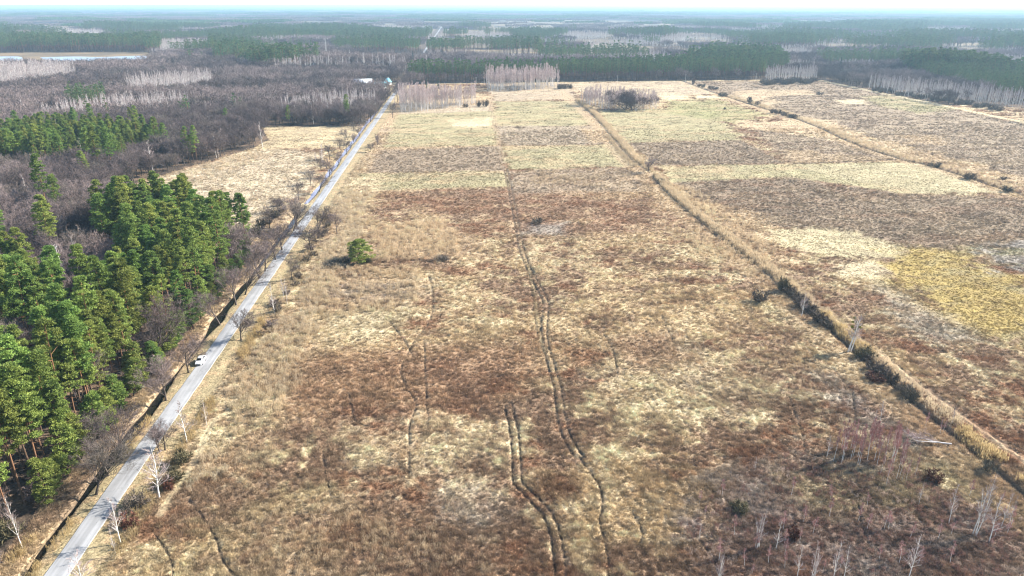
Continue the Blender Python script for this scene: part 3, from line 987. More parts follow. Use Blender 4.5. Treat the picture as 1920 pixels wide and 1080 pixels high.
def pine(seed, H=25.0, base=0.5, rad=2.9, clumps=105, per=46, low=False):
    rng = np.random.default_rng(seed)
    tr, cr = MB(), MB()
    bend = rng.normal(size=2) * 0.6
    z = np.linspace(0, 1, 9)
    P = np.stack([bend[0] * z ** 2 + 0.12 * np.sin(z * 7 + seed), bend[1] * z ** 2 + 0.12 * np.cos(z * 6 + seed), z * H * 0.97], 1)
    R = np.interp(z, [0, 0.08, 0.6, 1], [0.27, 0.20, 0.13, 0.03])
    tr.tube(P, R, 4 if low else 7)
    cz = base + (1 - base) * (rng.random(clumps) ** 0.85)
    cz[:max(3, clumps // 12)] = 0.97 + 0.03 * rng.random(max(3, clumps // 12))
    f = (cz - base) / (1 - base)
    prof = np.interp(f, [0, 0.18, 0.5, 0.8, 1.0], [0.5, 0.95, 1.0, 0.72, 0.22])
    th = rng.random(clumps) * 2 * math.pi
    # limbs lie in a few whorls so that gaps stay between them
    lobes = rng.random(9) * 2 * math.pi
    th = lobes[rng.integers(0, 9, clumps)] + rng.normal(size=clumps) * 0.35
    rr = rad * prof * (0.25 + 0.75 * np.sqrt(rng.random(clumps))) * (0.8 + 0.4 * rng.random(clumps))
    cx = np.interp(cz, z, P[:, 0]) + rr * np.cos(th)
    cy = np.interp(cz, z, P[:, 1]) + rr * np.sin(th)
    Cc = np.stack([cx, cy, cz * H], 1)
    nb = min(26, clumps)
    pick = rng.choice(clumps, nb, replace=False)
    zz = np.clip(Cc[pick, 2] - 0.35 * rr[pick] - 0.3, base * H * 0.8, H * 0.96)
    S0 = np.stack([np.interp(zz / H, z * 0.97, P[:, 0]), np.interp(zz / H, z * 0.97, P[:, 1]), zz], 1)
    if not low:
        tr.sticks(S0, Cc[pick], np.full(nb, 0.06), np.full(nb, 0.02))
        nd = 7       # dead snags below the crown
        zd = H * (base * (0.55 + 0.42 * rng.random(nd)))
        A = rng.random(nd) * 6.28
        D0 = np.stack([np.interp(zd / H, z, P[:, 0]), np.interp(zd / H, z, P[:, 1]), zd], 1)
        tr.sticks(D0, D0 + np.stack([np.cos(A), np.sin(A), -0.15 + 0 * A], 1) * (0.8 + 1.2 * rng.random(nd))[:, None], np.full(nd, 0.035), np.full(nd, 0.012))
    big = (1.7 if low else 1.0)
    cs = (0.5 + 0.42 * rng.random(clumps)) * (0.75 + 0.35 * prof) * (1.35 if low else 1.0)
    i = np.repeat(np.arange(clumps), per)
    d = unit(rng.normal(size=(clumps * per, 3)))
    d[:, 2] = np.abs(d[:, 2]) * 0.9 - 0.22
    q = d * (rng.random(clumps * per) ** 0.33)[:, None]
    p = Cc[i] + q * cs[i][:, None] * np.array([1.0, 1.0, 0.62])
    out = unit(q + np.array([0, 0, 0.35]) + 0.5 * rng.normal(size=q.shape))
    ln = (0.36 + 0.26 * rng.random(len(p))) * big
    cr.spikes(p - out * (ln * 0.4)[:, None], p + out * (ln * 0.7)[:, None], (0.17 + 0.10 * rng.random(len(p))) * big * 1.15, rng)
    return tr, cr


def spruce(seed, H=22.0, low=False):
    rng = np.random.default_rng(seed)
    tr, cr = MB(), MB()
    tr.tube([(0, 0, 0), (0, 0, H * 0.95)], [0.22, 0.03], 5)
    n = 900 if low else 2600
    z = rng.random(n) ** 1.2 * 0.97 + 0.03
    rr = (1 - z) * 3.1 + 0.12
    th = rng.random(n) * 6.28
    t = np.sqrt(rng.random(n)) * (0.85 + 0.25 * np.sin(z * 60 + seed))
    p = np.stack([np.cos(th) * rr * t, np.sin(th) * rr * t, z * H - rr * t * 0.35], 1)
    o = np.stack([np.cos(th), np.sin(th), -0.35 + 0 * th], 1)
    cr.spikes(p - o * 0.35, p + o * 0.45, np.full(n, 0.34 if low else 0.26), rng)
    return tr, cr


def bare(seed, H=17.0, spread=1.0, low=False, twigs=7, trunk=0.36, stems=1):
    """a leafless broadleaf: trunk, limbs, branches and a cloud of twigs"""
    rng = np.random.default_rng(seed)
    tr, cr = MB(), MB()
    P0, P1, R = [], [], []
    for s in range(stems):
        lean = rng.normal(size=2) * (0.05 if stems == 1 else 0.22)
        top = np.array([lean[0] * H, lean[1] * H, H * (trunk + 0.18)])
        z = np.linspace(0, 1, 6)
        P = np.stack([top[0] * z + 0.15 * np.sin(z * 5 + seed), top[1] * z + 0.15 * np.cos(z * 4 + seed) - 0.15, top[2] * z], 1)
        r0 = 0.24 * H / 17 / (1 if stems == 1 else 1.5)
        tr.tube(P, np.interp(z, [0, 0.1, 1], [r0 * 1.35, r0, r0 * 0.45]), 4 if low else 7)
        P0.append(P[1])
        P1.append(P[-1])
        R.append(r0 * 0.7)
    P0, P1, R = np.array(P0), np.array(P1), np.array(R)
    a0, a1, ar = grow(rng, P0, P1, R, 12 if stems == 1 else 6, 0.0, 1.0, 40 * spread, 1.1, 0.22, 0.55, Lmin=H * 0.30)
    tr.sticks(a0, a1, ar, ar * 0.4, sides=3 if low else 4)
    b0, b1, br = grow(rng, a0, a1, ar, 5 if low else 6, 0.2, 1.0, 40 * spread, 0.55, 0.22, 0.5)
    cr.sticks(b0, b1, np.maximum(br, 0.03), np.maximum(br * 0.4, 0.015), sides=3)
    c0, c1, cc_ = grow(rng, b0, b1, br, 4 if low else 6, 0.15, 1.0, 40, 0.6, 0.2, 0.5)
    if low:
        cr.spikes(c0, c1 + (c1 - c0) * 0.3, np.full(len(c0), 0.24), rng)
    else:
        cr.spikes(c0, c1, np.full(len(c0), 0.075), rng)
        d0, d1, dr = grow(rng, c0, c1, cc_, twigs, 0.1, 1.0, 38, 0.75, 0.15, 0.5, Lmin=0.5)
        cr.spikes(d0, d1, np.full(len(d0), 0.052), rng)
    return tr, cr


def birch(seed, H=14.0, spread=1.0, stems=1, low=False, bare_to=0.22, nb=26, tw=6, fat=1.0):
    """a leafless birch: white stem to the tip, white ascending boughs, fine coloured twigs"""
    rng = np.random.default_rng(seed)
    tr, cr = MB(), MB()
    for s in range(stems):
        lean = rng.normal(size=2) * (0.035 if stems == 1 else 0.10)
        z = np.linspace(0, 1, 7)
        o = rng.normal(size=2) * (0 if stems == 1 else 0.35)
        h = H * (1 if s == 0 else 0.75 + 0.25 * rng.random())
        P = np.stack([o[0] + lean[0] * h * z ** 1.3 + 0.10 * np.sin(z * 6 + seed + s), o[1] + lean[1] * h * z ** 1.3 + 0.1 * np.cos(z * 5 + seed), z * h], 1)
        r0 = (0.010 * h + 0.035) * (0.7 if fat > 1 else 0.55 if fat < 1 else (0.8 if not low else 1))
        tr.tube(P, np.interp(z, [0, 0.05, 0.7, 1], [r0 * 1.3, r0, r0 * 0.5, 0.012]), 4 if low else 6)
        n = max(8, int(nb / (1 if stems == 1 else 1.6)))
        t = bare_to + (0.97 - bare_to) * rng.random(n)
        S = np.stack([np.interp(t, z, P[:, k]) for k in range(3)], 1)
        th = rng.random(n) * 6.28
        a = np.radians(48 - 18 * t + 8 * rng.normal(size=n)) * spread
        D = np.stack([np.cos(th) * np.sin(a), np.sin(th) * np.sin(a), np.cos(a)], 1)
        L = h * 0.24 * (1.12 - 0.85 * t) * (0.7 + 0.6 * rng.random(n))
        E = S + D * L[:, None]
        Rb = np.maximum(r0 * 0.5 * (1.1 - t), 0.034)
        (cr if fat < 1 else tr).sticks(S, E, Rb, Rb * 0.45, sides=3)
        b0, b1, br = grow(rng, S, E, Rb, 4, 0.25, 1.0, 32, 0.5, 0.12, 0.6)
        if low:
            cr.spikes(b0, b1 + (b1 - b0) * 0.6, np.full(len(b0), 0.11 * fat), rng)
        else:
            cr.spikes(b0, b1, np.full(len(b0), 0.085), rng)
            c0, c1, _ = grow(rng, b0, b1, br, tw, 0.1, 1.0, 35, 0.8, 0.0, 0.5, Lmin=0.35)
            cr.spikes(c0, c1, np.full(len(c0), 0.055), rng)
    return tr, cr


def shrub(seed, R=1.6, H=2.2, stems=16, dense=1.0):
    """a round leafless bush of many stems"""
    rng = np.random.default_rng(seed)
    st, cr = MB(), MB()
    n = stems
    th = rng.random(n) * 6.28
    a = np.radians(8 + 52 * np.sqrt(rng.random(n)))
    D = np.stack([np.cos(th) * np.sin(a), np.sin(th) * np.sin(a), np.cos(a)], 1)
    S = np.stack([np.cos(th), np.sin(th), 0 * th - 0.1], 1) * 0.25
    S[:, 2] = -0.15
    E = D * np.stack([np.full(n, R), np.full(n, R), np.full(n, H)], 1) * 0.72
    r = np.full(n, 0.03)
    st.sticks(S, E, r, r * 0.5)
    k = int(7 * dense)
    b0, b1, br = grow(rng, S, E, r, k, 0.1, 1.0, 40, 0.5, 0.1, 0.6)
    c0, c1, _ = grow(rng, b0, b1, br, 7, 0.1, 1.0, 42, 0.65, 0.1, 0.5, Lmin=0.3)
    cr.spikes(b0, b1, np.full(len(b0), 0.07), rng)
    cr.spikes(c0, c1, np.full(len(c0), 0.065), rng)
    return st, cr


# shape library: (trunk mesh, crown mesh, both in one mesh)
LIB = {}


def lib(name, pair, mt, mc, tname='trunk', cname='crown'):
    tr, cr = pair
    both = MB().join(tr, 0).join(cr, 1)
    LIB[name] = (tr.mesh(tname, mt, True), cr.mesh(cname, mc), both.mesh(name, [mt, mc]))


for k in range(7):
    lib('pine%d' % k, pine(10 + k, 22.0 + 0.9 * k, (0.44, 0.36, 0.5, 0.54, 0.30, 0.42, 0.48)[k], (2.7, 3.0, 2.5, 2.6, 3.1, 2.9, 2.6)[k], 150, 50), M['pine_bark'], M['needles'])
for k in range(3):
    lib('edgepine%d' % k, pine(24 + k, 11.0, 0.10, 2.3, 120, 44), M['pine_bark'], M['needles'])
lib('openpine', pine(29, 9.0, 0.03, 4.3, 150, 50), M['pine_bark'], M['needles'])
for k in range(3):
    lib('pinelow%d' % k, pine(30 + k, 23 + k, 0.45, 2.7, 30, 14, True), M['pine_bark'], M['shaded_needles'])
for k in range(2):
    lib('spruce%d' % k, spruce(40 + k, 21 + 3 * k), M['bark'], M['spruce'])
for k in range(6):
    lib('bare%d' % k, bare(50 + k, 15 + 1.0 * k, (1.0, 1.15, 0.85, 1.0, 1.1, 0.9)[k]), M['bark'], M[('twig', 'twig_dark', 'twig_pale', 'twig', 'twig_dark', 'twig')[k]])
for k in range(3):
    lib('barelow%d' % k, bare(60 + k, 15 + 1.5 * k, 1.05, True), M['bark'], M[('twig_dark', 'twig', 'twig_pale')[k]])
for k in range(5):
    lib('birch%d' % k, birch(70 + k, 12.5 + k, (0.9, 1.0, 0.75, 0.85, 1.05)[k], stems=1), M['birch_bark'], M['birch_twig'])
for k in range(2):
    lib('multibirch%d' % k, birch(80 + k, 12.5 + k, 0.8, stems=3 + k), M['birch_bark'], M['birch_twig'])
for k in range(4):
    lib('youngbirch%d' % k, birch(90 + k, 11.0 + 0.8 * k, 0.55, stems=1, bare_to=0.30, nb=26, tw=9, fat=0.6), M['birch_bark'], M['pink_twig'])
for k in range(2):
    lib('birchlow%d' % k, birch(100 + k, 14 + k, 0.7, low=True, nb=22), M['grey_birch_bark'], M['birch_twig'])
for k in range(3):
    lib('grovebirch%d' % k, birch(130 + k, 15.0 + k, 0.6, low=True, bare_to=0.38, nb=28, fat=1.5), M['grey_birch_bark'], M['grove_twig'])
for k in range(3):
    lib('shrub%d' % k, shrub(110 + k), M['dark_twig'], M['dark_twig'], 'stems', 'twigs')
lib('willow', bare(57, 14.0, 1.25, twigs=8, trunk=0.12, stems=5), M['dark_twig'], M['twig_dark'])
lib('oliveshrub', shrub(120, 1.5, 2.0, 16, 1.2), M['olive_twig'], M['olive_twig'], 'stems', 'twigs')
lib('rustshrub', shrub(121, 1.5, 1.6, 16, 1.2), M['rust_twig'], M['rust_twig'], 'stems', 'twigs')
lib('paleshrub', shrub(122, 1.6, 2.4, 14, 0.9), M['bark'], M['twig'], 'stems', 'twigs')


def plant(kind, name, label, cat, x, y, h=None, s=None, rz=None, group=None, tint=None, sq=1.0):
    """one tree or bush as a thing with its trunk and crown"""
    tm, cm, both = LIB[kind]
    zmax = max(v[2] for v in both_bb(kind))
    if s is None:
        s = h / zmax
    o = thing(name, label, cat, (x, y, gz(x, y) - 0.05), RNG.random() * 6.28 if rz is None else rz, (s * sq, s * sq, s), group)
    link(tm.name.split('.')[0], tm, o)
    link(cm.name.split('.')[0], cm, o)
    return o


_BB = {}


def both_bb(kind):
    if kind not in _BB:
        me = LIB[kind][2]
        v = np.empty(len(me.vertices) * 3, np.float32)
        me.vertices.foreach_get('co', v)
        v = v.reshape(-1, 3)
        _BB[kind] = (v.min(0), v.max(0))
    return _BB[kind]


def px_tree(kind, name, label, cat, px, py, hpx, group=None, sq=1.0, rz=None):
    """a tree whose foot and height (in pixels) are read off the photograph"""
    x, y = at(px, py)
    dist = math.sqrt(x * x + y * y)
    depr = math.atan2(CAM_H, dist)
    h = hpx / (px_per_m(px, py) * math.cos(depr))
    return plant(kind, name, label, cat, x, y, h=h, group=group, sq=sq, rz=rz)


# ------------------------------------------------------------------ scatter on points (only for what nobody could count)
def scatter(name, pts, idx, rot, scl, protos, tint=None):
    me = bpy.data.meshes.new(name)
    n = len(pts)
    me.vertices.add(n)
    me.vertices.foreach_set('co', np.asarray(pts, np.float32).ravel())

    def attr(nm, ty, key, arr):
        a = me.attributes.new(nm, ty, 'POINT')
        a.data.foreach_set(key, arr.ravel())
    attr('idx', 'INT', 'value', np.asarray(idx, np.int32))
    attr('rot', 'FLOAT_VECTOR', 'vector', np.asarray(rot, np.float32))
    attr('scl', 'FLOAT_VECTOR', 'vector', np.asarray(scl, np.float32))
    if tint is not None:
        attr('tint', 'FLOAT_COLOR', 'color', np.concatenate([tint, np.ones((n, 1))], 1).astype(np.float32))
    o = link(name, me)
    o['kind'] = 'stuff'
    coll = bpy.data.collections.new(name + '_kinds')
    for i, pm in enumerate(protos):
        po = bpy.data.objects.new('%s_kind_%02d' % (name, i), pm)
        coll.objects.link(po)
    ng = bpy.data.node_groups.new(name, 'GeometryNodeTree')
    ng.interface.new_socket('Geometry', in_out='INPUT', socket_type='NodeSocketGeometry')
    ng.interface.new_socket('Geometry', in_out='OUTPUT', socket_type='NodeSocketGeometry')
    N, L = ng.nodes, ng.links
    gi, go = N.new('NodeGroupInput'), N.new('NodeGroupOutput')
    ci = N.new('GeometryNodeCollectionInfo')
    ci.inputs['Collection'].default_value = coll
    ci.inputs['Separate Children'].default_value = True
    ci.inputs['Reset Children'].default_value = True
    ip = N.new('GeometryNodeInstanceOnPoints')
    ip.inputs['Pick Instance'].default_value = True

    def named(nm, ty):
        a = N.new('GeometryNodeInputNamedAttribute')
        a.data_type = ty
        a.inputs['Name'].default_value = nm
        return a.outputs['Attribute']
    er = N.new('FunctionNodeEulerToRotation')
    L.new(named('rot', 'FLOAT_VECTOR'), er.inputs[0])
    L.new(gi.outputs[0], ip.inputs['Points'])
    L.new(ci.outputs[0], ip.inputs['Instance'])
    L.new(named('idx', 'INT'), ip.inputs['Instance Index'])
    L.new(er.outputs[0], ip.inputs['Rotation'])
    L.new(named('scl', 'FLOAT_VECTOR'), ip.inputs['Scale'])
    L.new(ip.outputs[0], go.inputs[0])
    md = o.modifiers.new('scatter', 'NODES')
    md.node_group = ng
    return o


# ------------------------------------------------------------------ woods
def in_view(x, y, z=12.0, pad=160):
    px, py, d = project(x, y, z)
    px0, py0, d0 = project(x, y, 0 * z)
    return (d > 5) & (px > -pad) & (px < 1920 + pad) & (np.minimum(py, py0) < 1080 + 60)


def grid(x0, x1, y0, y1, s, seed):
    rng = np.random.default_rng(seed)
    gx, gy = np.meshgrid(np.arange(x0, x1, s), np.arange(y0, y1, s))
    x = gx.ravel() + (rng.random(gx.size) - 0.5) * s * 0.85
    y = gy.ravel() + (rng.random(gx.size) - 0.5) * s * 0.85
    m = in_view(x, y)
    return x[m], y[m]


rng = np.random.default_rng(21)
xa, ya = grid(-760, 900, 60, 1050, 4.5, 1)
ka = cover(xa, ya)
thin = rng.random(len(xa))
keep = (ka > 0) & (thin < np.where(ka == 1, 0.98, np.where(ka == 3, 0.85, 0.56)))
xa, ya, ka = xa[keep], ya[keep], ka[keep]
# some pines stand among the bare trees left of the road, and some bare trees among the pines
mix = fbm(xa / 14, ya / 14, 6, 3)

near_left = (xa < -80) & (ya < 620)
ka = np.where((ka == 2) & near_left & (mix > 0.735), 1, ka)
ka = np.where((ka == 1) & near_left & (ya < 400) & (mix < 0.25), 2, ka)
ka = np.where((ka == 2) & near_left & (rng.random(len(xa)) < 0.022), 3, ka)
dist_a = np.sqrt(xa ** 2 + ya ** 2)
da = np.sqrt(dist_a ** 2 + CAM_H ** 2)

xb, yb = grid(-2400, 3300, 1050, 3000, 8.2, 2)
kb = cover(xb, yb)
m = kb > 0
xb, yb, kb = xb[m], yb[m], kb[m]

NAMES = {1: 'pine_tree', 2: 'bare_tree', 3: 'birch_tree'}
LEFT = {1: 262, 2: 225, 3: 22}
forest = {1: [], 2: [], 3: []}
PROTO = {1: ['pine%d' % k for k in range(7)] + ['pinelow%d' % k for k in range(3)],
         2: ['bare%d' % k for k in range(6)] + ['barelow%d' % k for k in range(3)],
         3: ['birch%d' % k for k in range(5)] + ['birchlow%d' % k for k in range(2)] + ['grovebirch%d' % k for k in range(3)]}
NHI = {1: 7, 2: 6, 3: 5}


def wood_label(kind, x, y):
    if kind == 1:
        if y < 340 and x > -300:
            return ('tall pine with bright green crown in the dense pine wood left of the road', 'pines of the near wood beside the road')
        return ('distant green pine in the pine block among bare grey woods', 'pines of the distant block')
    if kind == 2:
        if y < 340 and x > -300:
            return ('leafless grey brown tree in the thicket among the near pines', 'bare trees among the near pines')
        return ('leafless purple grey tree in the bare wood beyond the pale reed field', 'bare trees of the wood beyond the reed field')
    return ('slim leafless white birch standing among the woodland left of the road', 'birches scattered in the left woods')


for kind in (1, 2, 3):
    ii = np.nonzero(ka == kind)[0]
    order = ii[np.argsort(da[ii])]
    pxs, pys, _ = project(xa, ya, 14 + 0 * xa)
    vis = (pxs > -20) & (pxs < 1940) & (pys < 1100)
    first = [i for i in order if vis[i]][:LEFT[kind]]
    chosen = set(first)
    for i in first:
        lab, grp = wood_label(kind, xa[i], ya[i])
        pr = PROTO[kind][int(rng.integers(0, NHI[kind]))]
        if kind == 2:
            tone_i = float(fbm(xa[i:i + 1] / 60, ya[i:i + 1] / 40, 5, 3)[0]) + 0.08 * rng.normal()
            pr = 'bare2' if tone_i > 0.58 else ('bare0', 'bare3', 'bare5')[int(rng.integers(0, 3))] if tone_i > 0.45 else ('bare1', 'bare4')[int(rng.integers(0, 2))]
        s = (0.76 + 0.40 * rng.random()) * (0.95 if kind != 2 else 0.94) * (0.78 if kind == 1 and ya[i] > 400 else 1.0)
        plant(pr, NAMES[kind], lab, {1: 'pine tree', 2: 'bare tree', 3: 'birch tree'}[kind], xa[i], ya[i], s=s, group=grp)
    rest = np.array([i for i in ii if i not in chosen], int)
    X = np.concatenate([xa[rest], xb[kb == kind]])
    Y = np.concatenate([ya[rest], yb[kb == kind]])
    n = len(X)
    D = np.hypot(X, Y)
    hi = D < 620
    idx = np.where(hi, rng.integers(0, NHI[kind], n), NHI[kind] + rng.integers(0, 3 if kind != 3 else 2, n))
    if kind == 2:
        tone = fbm(X / 110, Y / 45, 5, 3) + 0.10 * rng.normal(size=n)
        pick = rng.integers(0, 6, n)
        tint_of = np.where(tone > 0.56, 2, np.where(tone > 0.46, np.array([0, 3, 5, 0, 3, 5])[pick], np.array([1, 4, 1, 4, 0, 3])[pick]))
        idx = np.where(hi, tint_of, NHI[2] + (tone > 0.47) + (tone > 0.58))
    s = (0.74 + 0.42 * rng.random(n)) * np.where(D > 1050, 1.0, np.where((kind == 1) & (Y > 400) & (Y < 800), 0.76, 0.92)) * np.where(D > 1050, 0.62 + 0.8 * fbm(X / 190, Y / 150, 1, 2), 1) * (1.0 if kind != 2 else 0.95)
    wide = np.where(D > 1050, 1.35, 1.0)
    forest[kind] = [X, Y, idx, s, wide]

# three birch groves in the far field
GROVES = [
    ([(750, 210), (790, 211), (840, 205), (893, 198), (893, 192), (752, 190)], 50, 17.5, 'slender birch of the grove beside the road at the end of the field', 'birches of the roadside grove', 700),
    ([(911, 171), (985, 170), (1046, 165), (1046, 158.5), (908, 158.5)], 50, 21.5, 'slender birch of the rectangular grove in front of the pine wall', 'birches of the rectangular grove'),
    ([(1084, 198), (1140, 206), (1200, 208), (1252, 205), (1230, 196), (1150, 190), (1090, 189)], 45, 14.0, 'thin grey birch in the oval grove around the dark round willow', 'birches of the oval grove'),
]
grove_rest = []
for P, n, H, lab, grp, *_ in GROVES:
    Pw = wpoly(P)
    a = np.array(Pw)
    q = a.min(0) + (a.max(0) - a.min(0)) * rng.random((1400, 2))
    q = q[sdf_poly(q[:, 0], q[:, 1], Pw) + (fbm(q[:, 0] / 9, q[:, 1] / 9, 3, 2) - 0.62) * 26 > 0][:330]
    q = q[np.argsort(q[:, 1] + 6 * rng.random(len(q)))]
    for p in q[:n]:
        plant('grovebirch%d' % int(rng.integers(0, 3)), 'birch_tree', lab, 'birch tree', p[0], p[1], h=H * (0.68 + 0.4 * rng.random()), group=grp)
    for p in q[n:]:
        grove_rest.append((p[0], p[1], H / 16.0 * (0.68 + 0.4 * rng.random())))
grove_rest = np.array(grove_rest)

# far woods: patches of many trees, coarser the farther they stand
def wood_patch(kind, seed, size=64.0, n=70):
    rng = np.random.default_rng(seed)
    mb = MB()
    for k in range(n):
        x, y = (rng.random(2) - 0.5) * size * 1.08
        H = 20 + 6 * rng.random() if kind == 1 else 15 + 5 * rng.random()
        m = 22
        q = unit(rng.normal(size=(m, 3)))
        q[:, 2] = np.abs(q[:, 2]) - 0.25
        P = np.array([x, y, H * 0.72]) + q * np.array([3.0, 3.0, H * 0.30]) * (0.6 + 0.4 * rng.random((m, 1)))
        o = unit(q + 0.4 * rng.normal(size=q.shape))
        mb.spikes(P - o * 1.2, P + o * 1.6, np.full(m, 2.4 if kind == 1 else 1.6), rng)
    return mb.mesh('wood_patch', M['shaded_needles'] if kind == 1 else (M['twig'] if kind == 2 else M['twig_pale']))


patches = {k: [wood_patch(k, 200 + 10 * k + j) for j in range(2)] for k in (1, 2, 3)}
gxs, gys, gss = [], [], []
for y0, y1, s, sc in ((3000, 9000, 62, 1.0), (9000, 30000, 230, 3.4)):
    x, y = grid(-y1 * 0.72, y1 * 0.98, y0, y1, s, 5)
    gxs.append(x)
    gys.append(y)
    gss.append(np.full(len(x), sc))
gx, gy, gs = np.concatenate(gxs), np.concatenate(gys), np.concatenate(gss)
gk = cover(gx, gy)
X, Y, idx, s, wide = forest[3]
ng_ = len(grove_rest)
forest[3] = [np.concatenate([X, grove_rest[:, 0]]), np.concatenate([Y, grove_rest[:, 1]]), np.concatenate([idx, 7 + rng.integers(0, 3, ng_)]),
             np.concatenate([s, grove_rest[:, 2]]), np.concatenate([wide, np.ones(ng_)])]
FNAME = {1: 'pine_forest', 2: 'bare_forest', 3: 'birch_forest'}
for kind in (1, 2, 3):
    X, Y, idx, s, wide = forest[kind]
    n = len(X)
    m = gk == kind
    nf = int(m.sum())
    np_ = len(PROTO[kind])
    Xa = np.concatenate([X, gx[m]])
    Ya = np.concatenate([Y, gy[m]])
    ia = np.concatenate([idx, np_ + rng.integers(0, 2, nf)])
    S = np.concatenate([np.stack([s * wide, s * wide, s], 1), np.stack([gs[m], gs[m], (0.5 + 0.95 * fbm(gx[m] / 420, gy[m] / 380, 1, 3)) * (0.9 + 0.2 * rng.random(nf))], 1)])
    R = np.zeros((n + nf, 3))
    R[:, 2] = rng.random(n + nf) * 6.28
    scatter(FNAME[kind], np.stack([Xa, Ya, np.full(n + nf, -0.1)], 1), ia, R, S, [LIB[p][2] for p in PROTO[kind]] + patches[kind])
    print(FNAME[kind], n, nf)

# ------------------------------------------------------------------ dry grass and reeds
def tuft_mesh(seed, n=26, h=0.55, spread=0.42, w=0.055, lean=0.75):
    rng = np.random.default_rng(seed)
    mb = MB()
    th = rng.random(n) * 6.28
    r = np.sqrt(rng.random(n)) * spread * 0.6
    P0 = np.stack([np.cos(th) * r, np.sin(th) * r, np.full(n, -0.08)], 1)
    D = unit(np.stack([np.cos(th) * lean * rng.random(n), np.sin(th) * lean * rng.random(n), np.ones(n)], 1) + 0.15 * rng.normal(size=(n, 3)))
    P1 = P0 + D * (h * (0.6 + 0.6 * rng.random(n)))[:, None]
    mb.spikes(P0, P1, np.full(n, w) * (0.7 + 0.6 * rng.random(n)), rng)
    return mb.mesh('tuft', M['tuft'])


def reed_mesh(seed, n=22, h=1.9, spread=0.75):
    rng = np.random.default_rng(seed)
    mb = MB()
    P0 = np.stack([(rng.random(n) - 0.5) * 2 * spread, (rng.random(n) - 0.5) * 2 * spread, np.full(n, -0.1)], 1)
    D = unit(np.array([0, 0, 1.0]) + 0.13 * rng.normal(size=(n, 3)))
    L = h * (0.65 + 0.45 * rng.random(n))
    mb.spikes(P0, P0 + D * L[:, None], np.full(n, 0.075), rng)
    T = P0 + D * (L * 0.72)[:, None]
    mb.spikes(T, T + (D + 0.15 * rng.normal(size=(n, 3))) * (L * 0.33)[:, None], np.full(n, 0.13), rng)
    return mb.mesh('reed_clump', M['reed'])


rng = np.random.default_rng(77)


def sample_ground(n, y0, y1, power=1.0):
    """random places inside the frame between two distances"""
    u = rng.random(n)
    y = y0 * (y1 / y0) ** u
    lo = np.interp(y, [40, 100, 400, 900], [-64, -78, -285, -600])
    hi = np.interp(y, [40, 100, 400, 900], [88, 145, 430, 930])
    return lo + (hi - lo) * rng.random(n), y


x, y = sample_ground(540000, 66, 900)
ok = in_view(x, y, 0.0, 380) & (np.abs(x - ROAD_X) > 2.4) & (cover(x, y) == 0) & ((np.abs(x - DITCH_X) > 1.2) | (y < 330))
for P, d in ((PATH_A, 0.32), (RIDE1, 1.4), (WALK, 0.8), (DITCH1, 1.0)):
    ok &= np.abs(line_dist(x, y, P)) > d
for P in (TRACK_A, TRACK_B):
    ok &= np.abs(np.abs(line_dist(x, y, P)) - 0.85) > 0.42
for P in PATHS:
    ok &= np.abs(line_dist(x, y, P)) > 0.3
x, y = x[ok], y[ok]
z, cc = ground_at(x, y)
ok = z > -0.42
x, y, z, cc = x[ok], y[ok], z[ok], cc[ok]
n = len(x)
lum = cc.mean(1)
grain = 0.45 * rng.random(n) + 0.55 * vnoise(x / 0.9, y / 0.9, 7)
even = np.interp(rough_at(x, y), [0.10, 0.28], [0.35, 1.0])
mean_ = np.interp(even, [0.35, 1.0], [0.86, 1.1])
tint = np.clip(cc * (mean_ + even * (np.interp(grain, [0.15, 0.5, 0.85], [0.54, 1.08, 1.9]) - 1.1))[:, None], 0, 0.66)
hf = fbm(x / 7, y / 7, 3, 3)
s = (0.55 + 0.6 * rng.random(n)) * (0.6 + 0.9 * hf) * np.interp(y, [80, 420, 900], [0.95, 1.5, 2.3])
s = s * np.interp(even, [0.35, 1.0], [0.5, 1.0])
s = s * np.where(np.abs(x - ROAD_X) < 6, 0.5, 1.0) * np.where(y > 520, 0.55 + 0.45 * (lum < 0.2), 1.0)
R = np.stack([rng.normal(size=n) * 0.12, rng.normal(size=n) * 0.12, rng.random(n) * 6.28], 1)
scatter('dry_grass', np.stack([x, y, z], 1), rng.integers(0, 4, n), R, np.stack([s * 1.15, s * 1.15, s], 1),
        [tuft_mesh(1), tuft_mesh(2, 30, 0.42, 0.55, 0.06, 1.2), tuft_mesh(3, 22, 0.7, 0.35, 0.05, 0.5), tuft_mesh(4, 30, 0.35, 0.5, 0.07, 1.4)], tint)
print('grass', n)

REEDS = [  # area (pixels on the ground), clumps per square metre, height factor
    ([(690, 432), (820, 412), (870, 455), (850, 485), (720, 490)], 0.55, 0.95),
    ([(590, 508), (780, 500), (795, 560), (700, 585), (590, 605)], 0.45, 0.8),
    ([(480, 650), (590, 620), (570, 700), (500, 780), (440, 860), (400, 880), (420, 780)], 0.45, 0.8),
    ([(640, 360), (700, 355), (700, 420), (640, 430)], 0.35, 0.85),
    ([(1250, 420), (1330, 430), (1440, 520), (1400, 520), (1300, 470)], 0.3, 0.8),
    ([(1260, 345), (1330, 370), (1460, 480), (1440, 500), (1330, 410)], 0.35, 0.85),
    ([(1000, 325), (1120, 330), (1120, 345), (990, 345)], 0.2, 0.7),
    ([(480, 960), (640, 940), (820, 990), (940, 1090), (440, 1090)], 0.7, 0.55),
    ([(1420, 660), (1550, 680), (1560, 740), (1420, 720)], 0.25, 0.5),
    ([(1290, 940), (1500, 860), (1700, 880), (1940, 1000), (1960, 1100), (1300, 1100)], 0.9, 0.42),
    ([(640, 360), (690, 357), (680, 470), (580, 640), (480, 790), (410, 900), (380, 900), (430, 740), (520, 620), (610, 470)], 0.95, 0.74),
    ([(250, 345), (330, 322), (412, 298), (470, 280), (520, 285), (420, 330), (330, 350)], 0.12, 0.9),
]
